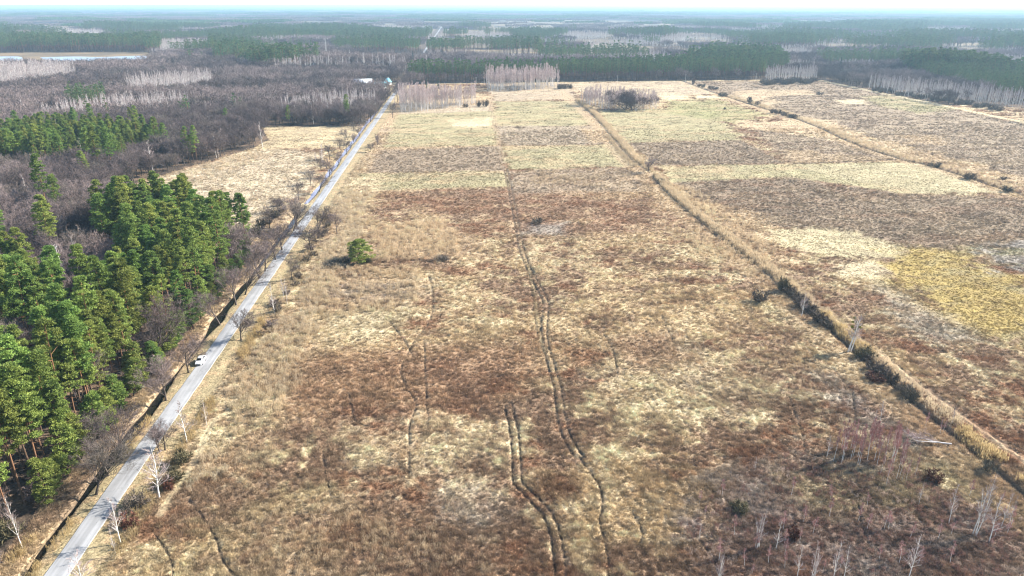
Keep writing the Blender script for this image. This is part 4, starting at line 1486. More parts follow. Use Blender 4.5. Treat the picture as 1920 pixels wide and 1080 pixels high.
XS, YS, SS, TT = [], [], [], []
TANC = np.array((0.42, 0.33, 0.215))
GOLD = np.array((0.46, 0.345, 0.175))


def add_reeds(x, y, s, t):
    XS.append(x)
    YS.append(y)
    SS.append(s)
    TT.append(t)


for P, dens, hf in REEDS:
    Pw = wpoly(P)
    a = np.array(Pw)
    lo, hi = a.min(0) - 3, a.max(0) + 3
    n = int((hi - lo).prod() * dens)
    x = lo[0] + (hi[0] - lo[0]) * rng.random(n)
    y = lo[1] + (hi[1] - lo[1]) * rng.random(n)
    m = sdf_poly(x, y, Pw) + (fbm(x / 6, y / 6, 3, 3) - 0.5) * 12 > 0
    m &= (fbm(x / 3.5, y / 3.5, 8, 2) > 0.36)
    x, y = x[m], y[m]
    n = len(x)
    _, cg = ground_at(x, y)
    t = (0.8 * TANC + 0.55 * cg) * (0.85 + 0.35 * rng.random((n, 1)))
    if hf == 0.74:
        t = np.array((0.55, 0.44, 0.30)) * (0.78 + 0.4 * rng.random((n, 1)))
    if hf == 0.42:
        t = np.where((fbm(x / 4, y / 4, 4, 3) > 0.43)[:, None], np.array((0.165, 0.092, 0.075)), np.array((0.33, 0.25, 0.20))) * (0.7 + 0.6 * rng.random((n, 1)))
    add_reeds(x, y, hf * (0.7 + 0.5 * rng.random(n)), t)


def along(P, y0, y1, off, half, dens, hf, col, seg=1.0):
    """reeds along a line between two distances"""
    x_, y_ = np.array([p[0] for p in P]), np.array([p[1] for p in P])
    L = abs(y1 - y0) + 1
    n = int(L * half * 2 * dens)
    y = y0 + (y1 - y0) * rng.random(n)
    o = np.argsort(y_)
    x = np.interp(y, y_[o], x_[o]) + off + (rng.random(n) - 0.5) * 2 * half
    add_reeds(x, y, hf * (0.75 + 0.45 * rng.random(n)), col * (0.85 + 0.35 * rng.random((n, 1))))


along(DITCH1, 205, 372, 2.2, 1.9, 1.7, 1.05, np.array((0.50, 0.39, 0.25)))
along(DITCH1, 385, 700, 3.0, 2.0, 0.8, 1.15, np.array((0.50, 0.39, 0.25)))
along(DITCH1, 395, 500, -3.0, 1.4, 0.4, 0.9, TANC * 0.9)
along(DITCH1, 126, 204, 3.2, 1.6, 0.8, 0.85, np.array((0.48, 0.38, 0.25)))
along(DITCH1, 160, 186, 2.4, 1.6, 1.2, 0.95, GOLD)
along(DITCH1, 113, 124, 2.0, 1.7, 1.6, 0.95, GOLD)
along(DITCH1, 96, 107, 3.0, 1.7, 1.0, 0.9, GOLD)
along(DITCH3, 330, 720, 4.0, 3.5, 0.22, 1.0, TANC * 1.1)
RX = [(-60.5, 60), (-60.5, 400)]
along(RX, 128, 150, 2.2, 1.0, 1.0, 0.8, GOLD * 0.95)
along(RX, 98, 128, 1.6, 1.2, 0.5, 0.85, GOLD * 0.75)
along(RX, 168, 196, 2.6, 1.5, 0.9, 0.8, GOLD)
along(RX, 196, 420, 3.5, 3.0, 0.16, 0.85, TANC)
LX = [(-69.6, 60), (-69.6, 400)]
along(LX, 128, 141, -0.2, 0.5, 2.2, 0.75, GOLD * 1.1)
along(LX, 90, 108, -0.3, 0.6, 1.6, 0.6, GOLD)
LX2 = [(-74.6, 60), (-74.6, 400)]
along(LX2, 92, 104, -0.3, 1.0, 1.2, 0.7, GOLD)
along(LX2, 112, 190, -1.5, 1.8, 0.3, 0.55, TANC)
x, y, s, t = np.concatenate(XS), np.concatenate(YS), np.concatenate(SS), np.concatenate(TT)
m = (np.abs(x - ROAD_X) > 2.6)
for P in (TRACK_A, TRACK_B):
    m &= np.abs(line_dist(x, y, P)) > 1.3
x, y, s, t = x[m], y[m], s[m], np.clip(t[m], 0, 0.6)
n = len(x)
z, _ = ground_at(x, y)
R = np.stack([rng.normal(size=n) * 0.08, rng.normal(size=n) * 0.08, rng.random(n) * 6.28], 1)
scatter('reeds', np.stack([x, y, z], 1), rng.integers(0, 3, n), R, np.stack([s, s, s], 1), [reed_mesh(11), reed_mesh(12, 26, 1.7, 0.9), reed_mesh(13, 18, 2.1, 0.6)], t)
print('reeds', n)

# ------------------------------------------------------------------ single trees
# birches beside the road
BT = 'birch tree'
for a in (
    ('birch0', 300, 933, 96, 'large white birch with bushy crown beside the road, tallest of the roadside birches', 1.35),
    ('birch2', 227, 1018, 84, 'white birch leaning towards the pale road near the lower edge of the view', 1.1),
    ('birch3', 217, 1040, 52, 'thin bare birch pole leaning beside the bushes at the road', 0.5),
    ('birch1', 350, 830, 78, 'white birch with low spreading boughs on the verge beside the bare twin trees', 1.2),
    ('birch4', 388, 797, 50, 'small slender birch in the reeds a little way from the road', 0.7),
    ('birch2', 43, 1030, 104, 'slim white birch with few boughs standing in front of the pine trunks', 0.75),
    ('birch0', 160, 1118, 84, 'white birch top rising at the lower edge right beside the road', 1.3),
    ('birch3', 515, 588, 60, 'white forked birch on the right verge where the shrubs begin', 1.0),
    ('birch2', 533, 563, 48, 'narrow birch behind the forked white birch on the right verge', 0.7),
    ('birch4', 539, 573, 52, 'thin pale birch at the edge of the tan reeds right of the road', 0.6),
    ('birch1', 132, 560, 108, 'big white birch with fan shaped crown in a gap among the dark pines', 1.6),
    ('birch4', 23, 625, 64, 'white birch with broad forked crown beside the group of tall orange pine trunks', 1.5),
    ('birch1', 240, 496, 50, 'pale birch top showing between grey bare trees and green pines', 1.5),
    ('birch0', 66, 515, 55, 'pale twiggy birch top behind the small group of tall pines', 1.6),
    ('birch2', 492, 277, 50, 'white dead birch standing at the corner of the bare wood and field', 1.0),
    ('birch3', 410, 296, 27, 'white birch stump at the edge of the bare wood and reed field', 0.5),
    ('birch2', 555, 231, 33, 'white birch trunk against the dark wood edge above the green meadow', 0.9),
    ('birch3', 588, 233, 36, 'tallest white birch trunk against the dark wood above the green meadow', 0.9),
    ('birch0', 605, 306, 40, 'birch with yellow green mistletoe in the pale reed field beside the road', 0.8),
    ('birch2', 593, 308, 24, 'small birch next to the mistletoe birch in the pale reed field', 0.7),
    ('birch2', 1503, 592, 45, 'white birch rising out of the dark hedge along the ditch', 1.3),
    ('birch4', 1550, 858, 42, 'forked white birch at the left end of the pink birch thicket', 1.0),
    ('birch2', 1650, 789, 44, 'white twin topped birch on bare pale ground below the hedge', 0.8),
    ('birch3', 1637, 800, 34, 'short birch left of the twin topped birch below the hedge', 0.7),
    ('birch2', 1785, 794, 34, 'lone thin birch beside the wheel ruts beyond the hedge', 0.6),
    ('birch1', 1722, 947, 42, 'birch with dark foot standing left of the solitary pale birch', 0.7),
    ('birch2', 1778, 983, 78, 'solitary pale birch on the grey heath between the thicket and corner group', 0.7),
    ('birch3', 1877, 988, 72, 'white birch with bent stem at the right of the corner group', 0.8),
    ('birch4', 1890, 990, 62, 'curved slim birch at the outer right of the corner group', 0.5),
    ('multibirch0', 1828, 1003, 100, 'many stemmed tall white birch in the right corner group', 0.75),
    ('birch1', 1853, 1018, 92, 'white birch with thick bright lower stem in the right corner group', 0.9),
    ('birch2', 1847, 958, 74, 'birch standing furthest back in the right corner group', 0.9),
    ('multibirch1', 1421, 1028, 72, 'clump of thin pink topped birches on a yellow grass mound', 0.75),
    ('birch3', 1454, 1032, 58, 'white birch standing beside the clump on the yellow grass mound', 0.9),
    ('birch2', 1311, 1011, 32, 'thin dead birch pole on the dark heath near the bottom edge', 0.5),
    ('multibirch0', 1344, 1100, 64, 'several birch stems at the bottom edge beneath the thin dead pole', 0.7),
    ('birch3', 1494, 1082, 62, 'birch at the bottom edge, leftmost of the five between mound and corner', 0.8),
    ('multibirch1', 1522, 1092, 72, 'multi stemmed birch at the bottom edge between two single birches', 0.7),
    ('birch2', 1560, 1092, 76, 'straight white birch at the bottom edge near the red brown brambles', 0.9),
    ('birch1', 1580, 1092, 68, 'birch with twisted boughs at the bottom edge near the red brown brambles', 0.8),
    ('birch0', 1703, 1086, 84, 'white birch with sweeping boughs alone at the bottom edge on grey heath', 0.8),
    ('birch4', 1415, 884, 26, 'small faint birch sapling on the heath left of the pink thicket', 0.8),
):
    kd, px, py, hp, lab, sq = a
    px_tree(kd, 'birch_tree', lab, BT, px, py, hp, sq=sq)

# the birch with mistletoe by the long ditch
x, y = at(1592, 659)
ob = px_tree('multibirch0', 'birch_tree', 'white forked birch carrying yellow green mistletoe balls beside the long ditch', BT, 1592, 659, 74, sq=1.25)
r2 = np.random.default_rng(5)
for i in range(9):
    mb = MB()
    n = 90
    q = unit(r2.normal(size=(n, 3)))
    mb.spikes(q * 0.12, q * (0.42 + 0.12 * r2.random((n, 1))), np.full(n, 0.16), r2)
    mo = mb.obj('mistletoe', M['mistletoe'], ob)
    mo.location = (r2.normal() * 1.0, r2.normal() * 1.0, 6.6 + 2.6 * r2.random() if i < 7 else 9.5 + r2.random())
for o_, h0 in ((bpy.data.objects.get('birch_tree'), 0),):
    pass

# pink thicket of young birches in the near right field
for px, py in [(1563 + 10.5 * k + 4 * math.sin(k * 2.1), 866 + 5 * math.sin(k * 1.7) + 0.35 * k) for k in range(13)]:
    px_tree('youngbirch%d' % int(rng.integers(0, 4)), 'birch_tree', 'young thin birch in the front row of the pink topped thicket', BT, px, py, 56 + 14 * rng.random(), 'front birches of the pink thicket', 0.8)
for k in range(20):
    px_tree('youngbirch%d' % int(rng.integers(0, 4)), 'birch_tree', 'young thin birch deep inside the pink topped thicket', BT, 1566 + 118 * rng.random(), 838 + 20 * rng.random(), 50 + 16 * rng.random(), 'inner birches of the pink thicket', 0.8)
for px, py, hp in ((1660, 914, 70), (1680, 901, 72), (1686, 897, 66), (1690, 905, 44), (1697, 906, 48), (1715, 894, 48), (1650, 892, 52)):
    px_tree('youngbirch%d' % int(rng.integers(0, 4)), 'birch_tree', 'thin pale birch standing loose at the right end of the pink thicket', BT, px, py, hp, 'loose birches at the end of the pink thicket', 0.6)
for px, py, hp in ((1735, 800, 30), (1762, 815, 34), (1768, 812, 30)):
    px_tree('youngbirch%d' % int(rng.integers(0, 4)), 'birch_tree', 'young pink birch sapling rising from the hedge behind the fallen trunk', BT, px, py, hp, 'pink saplings in the hedge', 0.9)

# bare trees along the road
BR = 'bare tree'
for kd, px, py, hp, lab, sq in (
    ('bare0', 452, 638, 56, 'small bare dark tree standing alone on the right verge of the road', 1.4),
    ('bare2', 300, 848, 52, 'left of two bare dark trees whose boughs hang over the road', 1.4),
    ('bare4', 311, 845, 50, 'right of two bare dark trees whose boughs hang over the road', 1.4),
    ('bare1', 582, 471, 56, 'broad bare willow with spreading crown beside the ditch pool', 1.5),
    ('bare3', 633, 438, 44, 'dark trunked bare tree on the right verge behind the broad willow', 1.0),
    ('bare0', 606, 434, 52, 'bare tree on the right verge close to the side track junction', 0.9),
    ('bare2', 598, 436, 50, 'bare tree nearest the road edge at the side track junction', 0.9),
    ('bare5', 547, 523, 50, 'thin bare tree on the right verge before the narrow pool', 0.8),
    ('bare2', 708, 276, 26, 'small bare upright tree on the right verge of the far road', 0.8),
    ('bare1', 695, 285, 18, 'low bare bushy tree on the right verge of the far road', 1.4),
    ('bare3', 736, 221, 30, 'bare tree beside the road just before the birch grove', 0.9),
):
    px_tree(kd, 'bare_tree', lab, BR, px, py, hp, sq=sq)
for px, py, hp in ((413, 611, 62), (442, 573, 64), (460, 553, 60), (485, 523, 64), (497, 510, 55), (516, 488, 58), (528, 470, 54), (551, 433, 58), (556, 426, 52), (310, 753, 74), (227, 864, 84), (180, 928, 90), (203, 893, 74), (352, 700, 60)):
    px_tree('bare%d' % int(rng.integers(0, 6)), 'bare_tree', 'bare dark tree on the bank between the pine wood and the road', BR, px, py, hp * 1.1, 'bare trees on the left bank of the road', 1.35)
for k in range(9):
    Y = 104 + 26 * k + 5 * rng.random()
    plant('bare%d' % int(rng.integers(0, 6)), 'bare_tree', 'grey bare tree on the edge of the near pine wood above the ditch', BR, -77.5 - 3.5 * rng.random(), Y, h=7 + 5 * rng.random(), group='bare trees on the near wood edge', sq=1.1)
for k in range(26):
    Y = 330 + k * 16 + 5 * rng.random()
    x = -69.3 - 0.6 * rng.random() if k % 2 else -75.5 - 1.5 * rng.random()
    plant('bare%d' % int(rng.integers(0, 6)), 'bare_tree', 'bare tree in the row along the bright ditch beside the far road', BR, x, Y, h=(7.5 if Y < 560 else 11) + 3 * rng.random(), group='bare trees in the far roadside row', sq=1.25)
for k in range(10):
    Y = 700 + k * 24
    x = ROAD_X + 7.5 + 3 * rng.random()
    plant('bare%d' % int(rng.integers(0, 6)), 'bare_tree', 'bare tree overhanging the road where it enters the far wood', BR, x, Y, h=14 + 4 * rng.random(), group='bare trees at the road entering the wood')
x, y = at(1172, 206)
plant('willow', 'willow_tree', 'dark round willow standing in the middle of the oval birch grove', 'willow tree', x, y, h=20, sq=1.5)
x, y = at(1186, 207)
plant('willow', 'willow_tree', 'second dark willow leaning out of the front of the oval grove', 'willow tree', x, y, h=15, sq=1.5)
x, y = at(1217, 324)
plant('bare2', 'bare_tree', 'squat pale bare bush tree where the side ditch meets the long ditch', BR, x, y, h=9.5, sq=1.5)

# single pine and spruces
px_tree('openpine', 'pine_tree', 'lone bushy green pine in the reeds right of the road', 'pine tree', 676, 489, 42, sq=1.4)
SP = 'spruce tree'
for px, py, hp, lab in ((775, 122, 26, 'dark pointed spruce beside the far road, tallest of the far spruces'), (692, 105, 16, 'small dark pointed spruce amid the purple far wood'),
                        (1573, 140, 32, 'dark tall spruce above the bare wood at the right field corner'), (1554, 137, 24, 'dark spruce left of the tallest one at the right field corner'),
                        (1636, 141, 22, 'left of two dark spruces above the right birch belt'), (1654, 142, 20, 'right of two dark spruces above the right birch belt'),
                        (800, 166, 20, 'spruce among the yard trees where the wood meets the roadside grove'), (822, 166, 22, 'spruce beside the pale tree behind the roadside grove')):
    px_tree('spruce%d' % int(rng.integers(0, 2)), 'spruce_tree', lab, SP, px, py, hp)

# ------------------------------------------------------------------ bushes
SH = 'bush'
for kd, px, py, wpx, hpx, lab in (
    ('shrub0', 1008, 419, 30, 14, 'lone round dark bush in the middle of the open field beside the wheel track'),
    ('shrub1', 829, 488, 34, 14, 'low dark bush at the edge of the tan reeds in the field'),
    ('oliveshrub', 690, 492, 24, 12, 'olive bush at the right foot of the lone pine'),
    ('shrub2', 645, 494, 44, 16, 'dark wide bush at the left foot of the lone pine'),
    ('shrub1', 621, 500, 40, 14, 'reddish brown bush among dead birch stems left of the lone pine'),
    ('shrub0', 1425, 566, 44, 28, 'dark bush standing apart just left of the long hedge'),
    ('oliveshrub', 1468, 546, 32, 36, 'dark upright bush at the far end of the long hedge'),
    ('shrub2', 1857, 886, 40, 34, 'round dark bush beside the golden reeds at the near end of the ditch'),
    ('oliveshrub', 1387, 958, 46, 22, 'olive green bush on the dark heath left of the birch mound'),
    ('rustshrub', 1485, 1010, 34, 30, 'red brown bramble bush beside the birch mound'),
    ('rustshrub', 1752, 900, 44, 24, 'rust red bush on the heath beside the thicket end'),
    ('rustshrub', 1640, 712, 44, 16, 'dark red bramble bush below the mistletoe birch'),
    ('shrub1', 255, 955, 60, 40, 'brown bush between the two leaning roadside birches'),
    ('rustshrub', 243, 985, 46, 30, 'rust red bush right of the leaning roadside birch'),
    ('oliveshrub', 325, 905, 46, 38, 'olive brown bush behind the large white roadside birch'),
    ('oliveshrub', 340, 870, 46, 36, 'olive brown bush at the foot of the bare twin trees'),
    ('rustshrub', 318, 915, 30, 26, 'pink red bush touching the large white roadside birch'),
    ('shrub2', 897, 200, 15, 16, 'left of two round dark bushes at the roadside grove'),
    ('shrub0', 910, 200, 17, 17, 'right of two round dark bushes at the roadside grove'),
    ('shrub1', 873, 201, 15, 9, 'low bush hugging the front of the roadside grove'),
    ('shrub0', 1537, 178, 18, 7, 'lone low bush on the far right heath'),
    ('shrub1', 1300, 158, 9, 15, 'upright bush at the corner of the field before the pine wall'),
    ('shrub2', 1357, 180, 27, 12, 'large grey bush on the far ditch, biggest of its row'),
    ('shrub0', 1752, 312, 30, 14, 'dark bush at the corner of the pale mown meadow and reed ditch'),
    ('shrub1', 1819, 336, 32, 16, 'dark bush halfway along the reed ditch at the right'),
    ('shrub2', 1888, 359, 30, 16, 'dark bush at the right end of the reed ditch'),
    ('shrub0', 1881, 336, 16, 8, 'small bush in the tan reeds beyond the reed ditch'),
    ('shrub1', 1240, 343, 18, 12, 'green grey bush below the squat bare bush tree on the ditch'),
    ('shrub2', 1359, 205, 8, 6, 'tiny bush on the green meadow beyond the oval grove'),
):
    x, y = at(px, py)
    ppm = px_per_m(px, py)
    w, h = wpx / ppm, hpx / ppm / math.cos(math.atan2(CAM_H, math.hypot(x, y))) * 0.85
    tm, cm, both = LIB[kd]
    lo, hi = both_bb(kd)
    o = thing('bush', lab, SH, (x, y, gz(x, y) - 0.05), rng.random() * 6.28, (w / (hi[0] - lo[0]), w / (hi[1] - lo[1]), h / hi[2]))
    link('stems', tm, o)
    link('twigs', cm, o)


def bush(kd, x, y, w, h, lab, grp):
    lo, hi = both_bb(kd)
    tm, cm, both = LIB[kd]
    o = thing('bush', lab, SH, (x, y, gz(x, y) - 0.05), rng.random() * 6.28, (w / (hi[0] - lo[0]), w / (hi[1] - lo[1]), h / hi[2]), grp)
    link('stems', tm, o)
    link('twigs', cm, o)


dx_, dy_ = np.array([p[0] for p in DITCH1])[::-1], np.array([p[1] for p in DITCH1])[::-1]
for k in range(26):
    Y = 203 - k * 2.6 + rng.random()
    if 160 < Y < 172 or k % 4 == 3:
        continue
    bush(('shrub0', 'shrub1', 'shrub2', 'oliveshrub')[int(rng.integers(0, 4))], np.interp(Y, dy_, dx_) + 0.4 * rng.normal() - 0.3, Y, 5.0 + 2.2 * rng.random(), 3.0 + 1.6 * rng.random(),
         'dense dark leafless bush in the long hedge along the ditch', 'bushes of the long hedge')
for px, py in ((1310, 162), (1318, 164), (1333, 167), (1341, 168), (1405, 190), (1420, 197), (1450, 212), (1458, 214), (1470, 217), (1482, 220), (1490, 221), (1406, 193)):
    x, y = at(px, py)
    bush('shrub%d' % int(rng.integers(0, 3)), x, y, 6 + 3 * rng.random(), 3.5 + 1.5 * rng.random(), 'grey bush in the broken row along the far ditch', 'bushes in the far ditch row')
for k in range(14):
    x, y = at(1432 + 7.2 * k, 156 + 2.2 * math.sin(k * 1.3) + (1.5 if k < 6 else 0))
    bush('shrub%d' % int(rng.integers(0, 3)), x, y, 12 + 4 * rng.random(), 6 + 2 * rng.random(), 'grey bush hugging the foot of the birches before the far pines', 'bushes at the foot of the far birches')
for k in range(22):
    x, y = at(1640 + 11 * k, 170.5 + 1.7 * k + 2 * math.sin(k * 1.9))
    bush('shrub%d' % int(rng.integers(0, 3)), x, y, 9 + 4 * rng.random(), 4 + 2 * rng.random(), 'dark bush under the birch belt along the right field edge', 'bushes under the right birch belt')
for k in range(16):
    x, y = at(1050 + 9 * (k % 3), 166 + (k // 3) * 1.0) if k < 4 else at(470 + 120 * rng.random(), 480 + 10 * rng.random())
    if k < 4:
        bush('shrub1', x, y, 9, 6, 'dark bush at the right end of the rectangular grove', 'bushes at the rectangular grove')
# small pines along the wood edge
for k in range(26):
    Y = 110 + 5.6 * k + 3 * rng.random()
    plant('edgepine%d' % int(rng.integers(0, 3)), 'pine_tree', 'small low branched pine at the front edge of the near pine wood', 'pine tree', -75.8 - 2.8 * rng.random(), Y, h=6.5 + 6.5 * rng.random(), group='small pines at the near wood edge')
for k in range(45):
    q = at(1310 + 590 * rng.random(), 925 + 150 * rng.random())
    plant('youngbirch%d' % int(rng.integers(0, 4)), 'birch_tree', 'small pinkish birch sapling in the purple scrub of the near right corner', BT, q[0], q[1], h=2.0 + 2.6 * rng.random(), group='birch saplings in the corner scrub', sq=1.3)
# undergrowth of the wood edge left of the road
for k in range(26):
    Y = 95 + 235 * (k / 26) + 3 * rng.random()
    X = np.interp(Y, [95, 150, 200, 260, 330], [-78.5, -80, -82.5, -83, -80]) - 2.5 + 3.5 * rng.random()
    bush(('paleshrub', 'shrub1', 'paleshrub', 'oliveshrub')[int(rng.integers(0, 4))], X, Y, 4.5 + 2.5 * rng.random(), 3.2 + 2.2 * rng.random(), 'grey brown undergrowth bush along the edge of the near pine wood', 'undergrowth bushes at the near wood edge')
for k in range(16):
    Y = 182 + 7.5 * k + 3 * rng.random()
    bush(('shrub1', 'paleshrub', 'shrub2')[k % 3], -57.5 + 3.5 * rng.random(), Y, 3 + 2 * rng.random(), 1.8 + 1.5 * rng.random(), 'low brown bush in the scrub along the right verge of the road', 'scrub bushes on the right verge')

# fallen birch
def fallen():
    a, b = at(1783, 836), at(1697, 826)
    o = thing('fallen_birch', 'fallen white birch lying across the heath beside the pink thicket', 'fallen tree', (a[0], a[1], gz(*a) + 0.2))
    d = np.array([b[0] - a[0], b[1] - a[1], 0])
    L = np.linalg.norm(d)
    d /= L
    s = np.array([-d[1], d[0], 0])
    r = np.random.default_rng(9)
    mb = MB()
    t = np.linspace(0, 1, 8)
    P = d * (t * L * 0.75)[:, None] + s * (0.3 * np.sin(t * 4))[:, None] + np.array([0, 0, 1]) * (0.25 + 0.5 * t)[:, None]
    mb.tube(P, np.interp(t, [0, 1], [0.18, 0.07]), 7)
    P2 = d * (L * 0.3 + t * L * 0.55)[:, None] + s * (0.2 + 1.6 * t)[:, None] + np.array([0, 0, 1]) * (0.35 + 0.7 * t)[:, None]
    mb.tube(P2, np.interp(t, [0, 1], [0.15, 0.04]), 6)
    mb.obj('trunk', M['grey_birch_bark'], o, True)
    cr = MB()
    n = 26
    tt = 0.4 + 0.6 * r.random(n)
    S = d * (tt * L * 0.75)[:, None] + np.array([0, 0, 0.6])
    E = S + unit(d * 0.9 + s * r.normal(size=(n, 1)) * 0.6 + np.array([0, 0, 0.5]) * r.random((n, 1))) * (1.5 + 1.8 * r.random((n, 1)))
    cr.sticks(S, E, np.full(n, 0.045), np.full(n, 0.02))
    b0, b1, br = grow(r, S, E, np.full(n, 0.04), 6, 0.2, 1, 38, 0.6, 0.05)
    cr.spikes(b0, b1, np.full(len(b0), 0.05), r)
    c0, c1, _ = grow(r, b0, b1, br, 4, 0.2, 1, 38, 0.7, 0)
    cr.spikes(c0, c1, np.full(len(c0), 0.035), r)
    cr.obj('crown', M['birch_twig'], o)


fallen()

# ------------------------------------------------------------------ car
def simple(name, col, rough=0.4, metal=0.0, coat=0.0):
    m = mat(name, col, rough=rough, vary=0.04, noise_scale=3, spec=0.5)
    p = m.node_tree.nodes['Principled BSDF']
    p.inputs['Metallic'].default_value = metal
    p.inputs['Coat Weight'].default_value = coat
    return m


M['paint'] = simple('white_car_paint', (0.78, 0.78, 0.78), 0.3, 0, 0.6)
M['glass'] = simple('dark_car_glass', (0.012, 0.014, 0.018), 0.08)
M['rubber'] = simple('black_rubber', (0.02, 0.02, 0.02), 0.8)
M['alloy'] = simple('wheel_alloy', (0.45, 0.45, 0.46), 0.35, 0.8)
M['lamp'] = simple('clear_lamp', (0.6, 0.62, 0.65), 0.15)
M['red_lamp'] = simple('red_lamp', (0.35, 0.02, 0.02), 0.2)


def build_car(px, py):
    x, y = at(px, py)
    o = thing('car', 'small white hatchback car driving along the pale road towards the viewer', 'car', (x, y, 0.24), 0)
    # stations along the length: y (front is -), half width, sill, belt line, roof height and its half width
    st = [(-2.02, 0.62, 0.30, 0.52, 0.60, 0.50), (-1.95, 0.78, 0.22, 0.66, 0.72, 0.62), (-1.5, 0.86, 0.20, 0.80, 0.86, 0.70), (-0.95, 0.88, 0.20, 0.88, 0.96, 0.72),
          (-0.25, 0.88, 0.20, 0.92, 1.40, 0.58), (0.25, 0.88, 0.20, 0.93, 1.49, 0.60), (1.0, 0.88, 0.20, 0.95, 1.46, 0.58), (1.6, 0.86, 0.22, 0.96, 1.30, 0.54), (1.92, 0.82, 0.26, 0.94, 1.02, 0.60), (2.02, 0.70, 0.34, 0.80, 0.84, 0.55)]
    mb = MB()
    V = []
    for (yy, w, s, b, r, rw) in st:
        V += [(-w * 0.9, yy, s), (-w, yy, s + 0.18), (-w, yy, b - 0.08), (-w * 0.96, yy, b), (-rw, yy, r - 0.04), (-rw * 0.75, yy, r), (rw * 0.75, yy, r), (rw, yy, r - 0.04), (w * 0.96, yy, b), (w, yy, b - 0.08), (w, yy, s + 0.18), (w * 0.9, yy, s)]
    n = 12
    Fq = []
    for i in range(len(st) - 1):
        for k in range(n):
            k2 = (k + 1) % n
            Fq.append((i * n + k, i * n + k2, (i + 1) * n + k2, (i + 1) * n + k))
    mb.add(V, Fq)
    for i0, fl in ((0, True), (len(st) - 1, False)):
        cap = [(i0 * n, i0 * n + k, i0 * n + k + 1) for k in range(1, n - 1)]
        mb.f.append((np.array(cap if not fl else [c[::-1] for c in cap]), 0))
    me = mb.mesh('body', M['paint'], True)
    link('body', me, o)

    def pane(nm, Q, off):
        q = MB()
        Q = np.array(Q, float) + np.array(off)
        q.add(np.concatenate([Q, Q - np.array(off) * 1.5]), [(0, 1, 2, 3), (7, 6, 5, 4), (0, 4, 5, 1), (1, 5, 6, 2), (2, 6, 7, 3), (3, 7, 4, 0)])
        q.obj(nm, M['glass'], o)
    pane('windscreen', [(-0.62, -0.92, 0.97), (0.62, -0.92, 0.97), (0.50, -0.29, 1.36), (-0.50, -0.29, 1.36)], (0, -0.02, 0.03))
    pane('rear_window', [(0.55, 1.92, 1.03), (-0.55, 1.92, 1.03), (-0.46, 1.63, 1.27), (0.46, 1.63, 1.27)], (0, 0.03, 0.02))
    for sx in (-1, 1):
        pane('side_window', [(sx * 0.81, -0.72, 0.96), (sx * 0.81, 0.28, 0.98), (sx * 0.625, 0.24, 1.42), (sx * 0.625, -0.18, 1.36)][::sx], (sx * 0.025, 0, 0.01))
        pane('side_window', [(sx * 0.81, 0.36, 0.98), (sx * 0.80, 1.35, 1.0), (sx * 0.61, 1.15, 1.38), (sx * 0.625, 0.33, 1.42)][::sx], (sx * 0.025, 0, 0.01))
        for yy in (-1.28, 1.24):
            wl = link('wheel', None, o)
            wl.location = (sx * 0.80, yy, 0.31)
            for nm, rr, ww, mm in (('tyre', 0.31, 0.10, M['rubber']), ('rim', 0.20, 0.115, M['alloy'])):
                w = MB()
                w.tube([(-ww, 0, 0), (-ww * 0.8, 0, 0), (ww * 0.8, 0, 0), (ww, 0, 0)], [rr * 0.9, rr, rr, rr * 0.9], 18)
                w.obj(nm, mm, wl, False)
        h = MB()
        h.tube([(sx * 0.62, -1.90, 0.66), (sx * 0.62, -2.0, 0.62)], [0.15, 0.12], 10)
        h.obj('headlight', M['lamp'], o)
        t = MB()
        t.box((sx * 0.72 - 0.09, 1.9, 0.72), (sx * 0.72 + 0.09, 2.0, 0.95))
        t.obj('tail_light', M['red_lamp'], o)
        mr = MB()
        mr.box((sx * 0.95 - 0.1, -0.72, 0.92), (sx * 0.95 + 0.1, -0.60, 1.04))
        mr.obj('wing_mirror', M['paint'], o)
    g = MB()
    g.box((-0.45, -2.045, 0.36), (0.45, -2.0, 0.48))
    g.obj('grille', M['rubber'], o)


build_car(377, 681)

# ------------------------------------------------------------------ poles and farm buildings
M['concrete'] = mat('pale_concrete', (0.42, 0.40, 0.37), vary=0.15, noise_scale=2)
for px, py, hp, lab in ((893, 158, 13, 'pale power pole left of the rectangular birch grove at the pine wall'), (1157, 155, 13, 'pale power pole before the pine wall right of the rectangular grove'),
                        (1285, 153, 13, 'pale power pole before the pine wall near the corner bush'), (1417, 151, 13, 'pale power pole at the left end of the far birches')):
    x, y = at(px, py)
    h = hp / px_per_m(px, py)
    o = thing('power_pole', lab, 'pole', (x, y, 0))
    p = MB()
    p.tube([(0, 0, -0.3), (0, 0, h)], [0.24, 0.15], 8)
    p.obj('post', M['concrete'], o)
    p = MB()
    p.box((-1.0, -0.1, h - 0.75), (1.0, 0.1, h - 0.55))
    for k in (-0.9, 0, 0.9):
        p.tube([(k, 0, h - 0.55), (k, 0, h - 0.25)], [0.06, 0.06], 6)
    p.obj('crossarm', M['concrete'], o)
x, y = at(613, 113)
o = thing('mast', 'thin pale lattice mast rising from the purple wood left of the road', 'mast', (x, y, 0))
p = MB()
for sx, sy in ((-1, -1), (1, -1), (1, 1), (-1, 1)):
    p.tube([(sx * 1.2, sy * 1.2, 0), (sx * 0.35, sy * 0.35, 34)], [0.16, 0.1], 5)
zs = np.linspace(0, 34, 13)
for a, b in zip(zs[:-1], zs[1:]):
    wa, wb = 1.2 - a * 0.025, 1.2 - b * 0.025
    for q in ((-1, -1, 1, -1), (1, -1, 1, 1), (1, 1, -1, 1), (-1, 1, -1, -1)):
        p.tube([(q[0] * wa, q[1] * wa, a), (q[2] * wb, q[3] * wb, b)], [0.06, 0.06], 4)
p.obj('lattice', M['concrete'], o)
p = MB()
p.tube([(0, 0, 33), (0, 0, 38)], [0.12, 0.08], 6)
p.obj('antenna', M['concrete'], o)

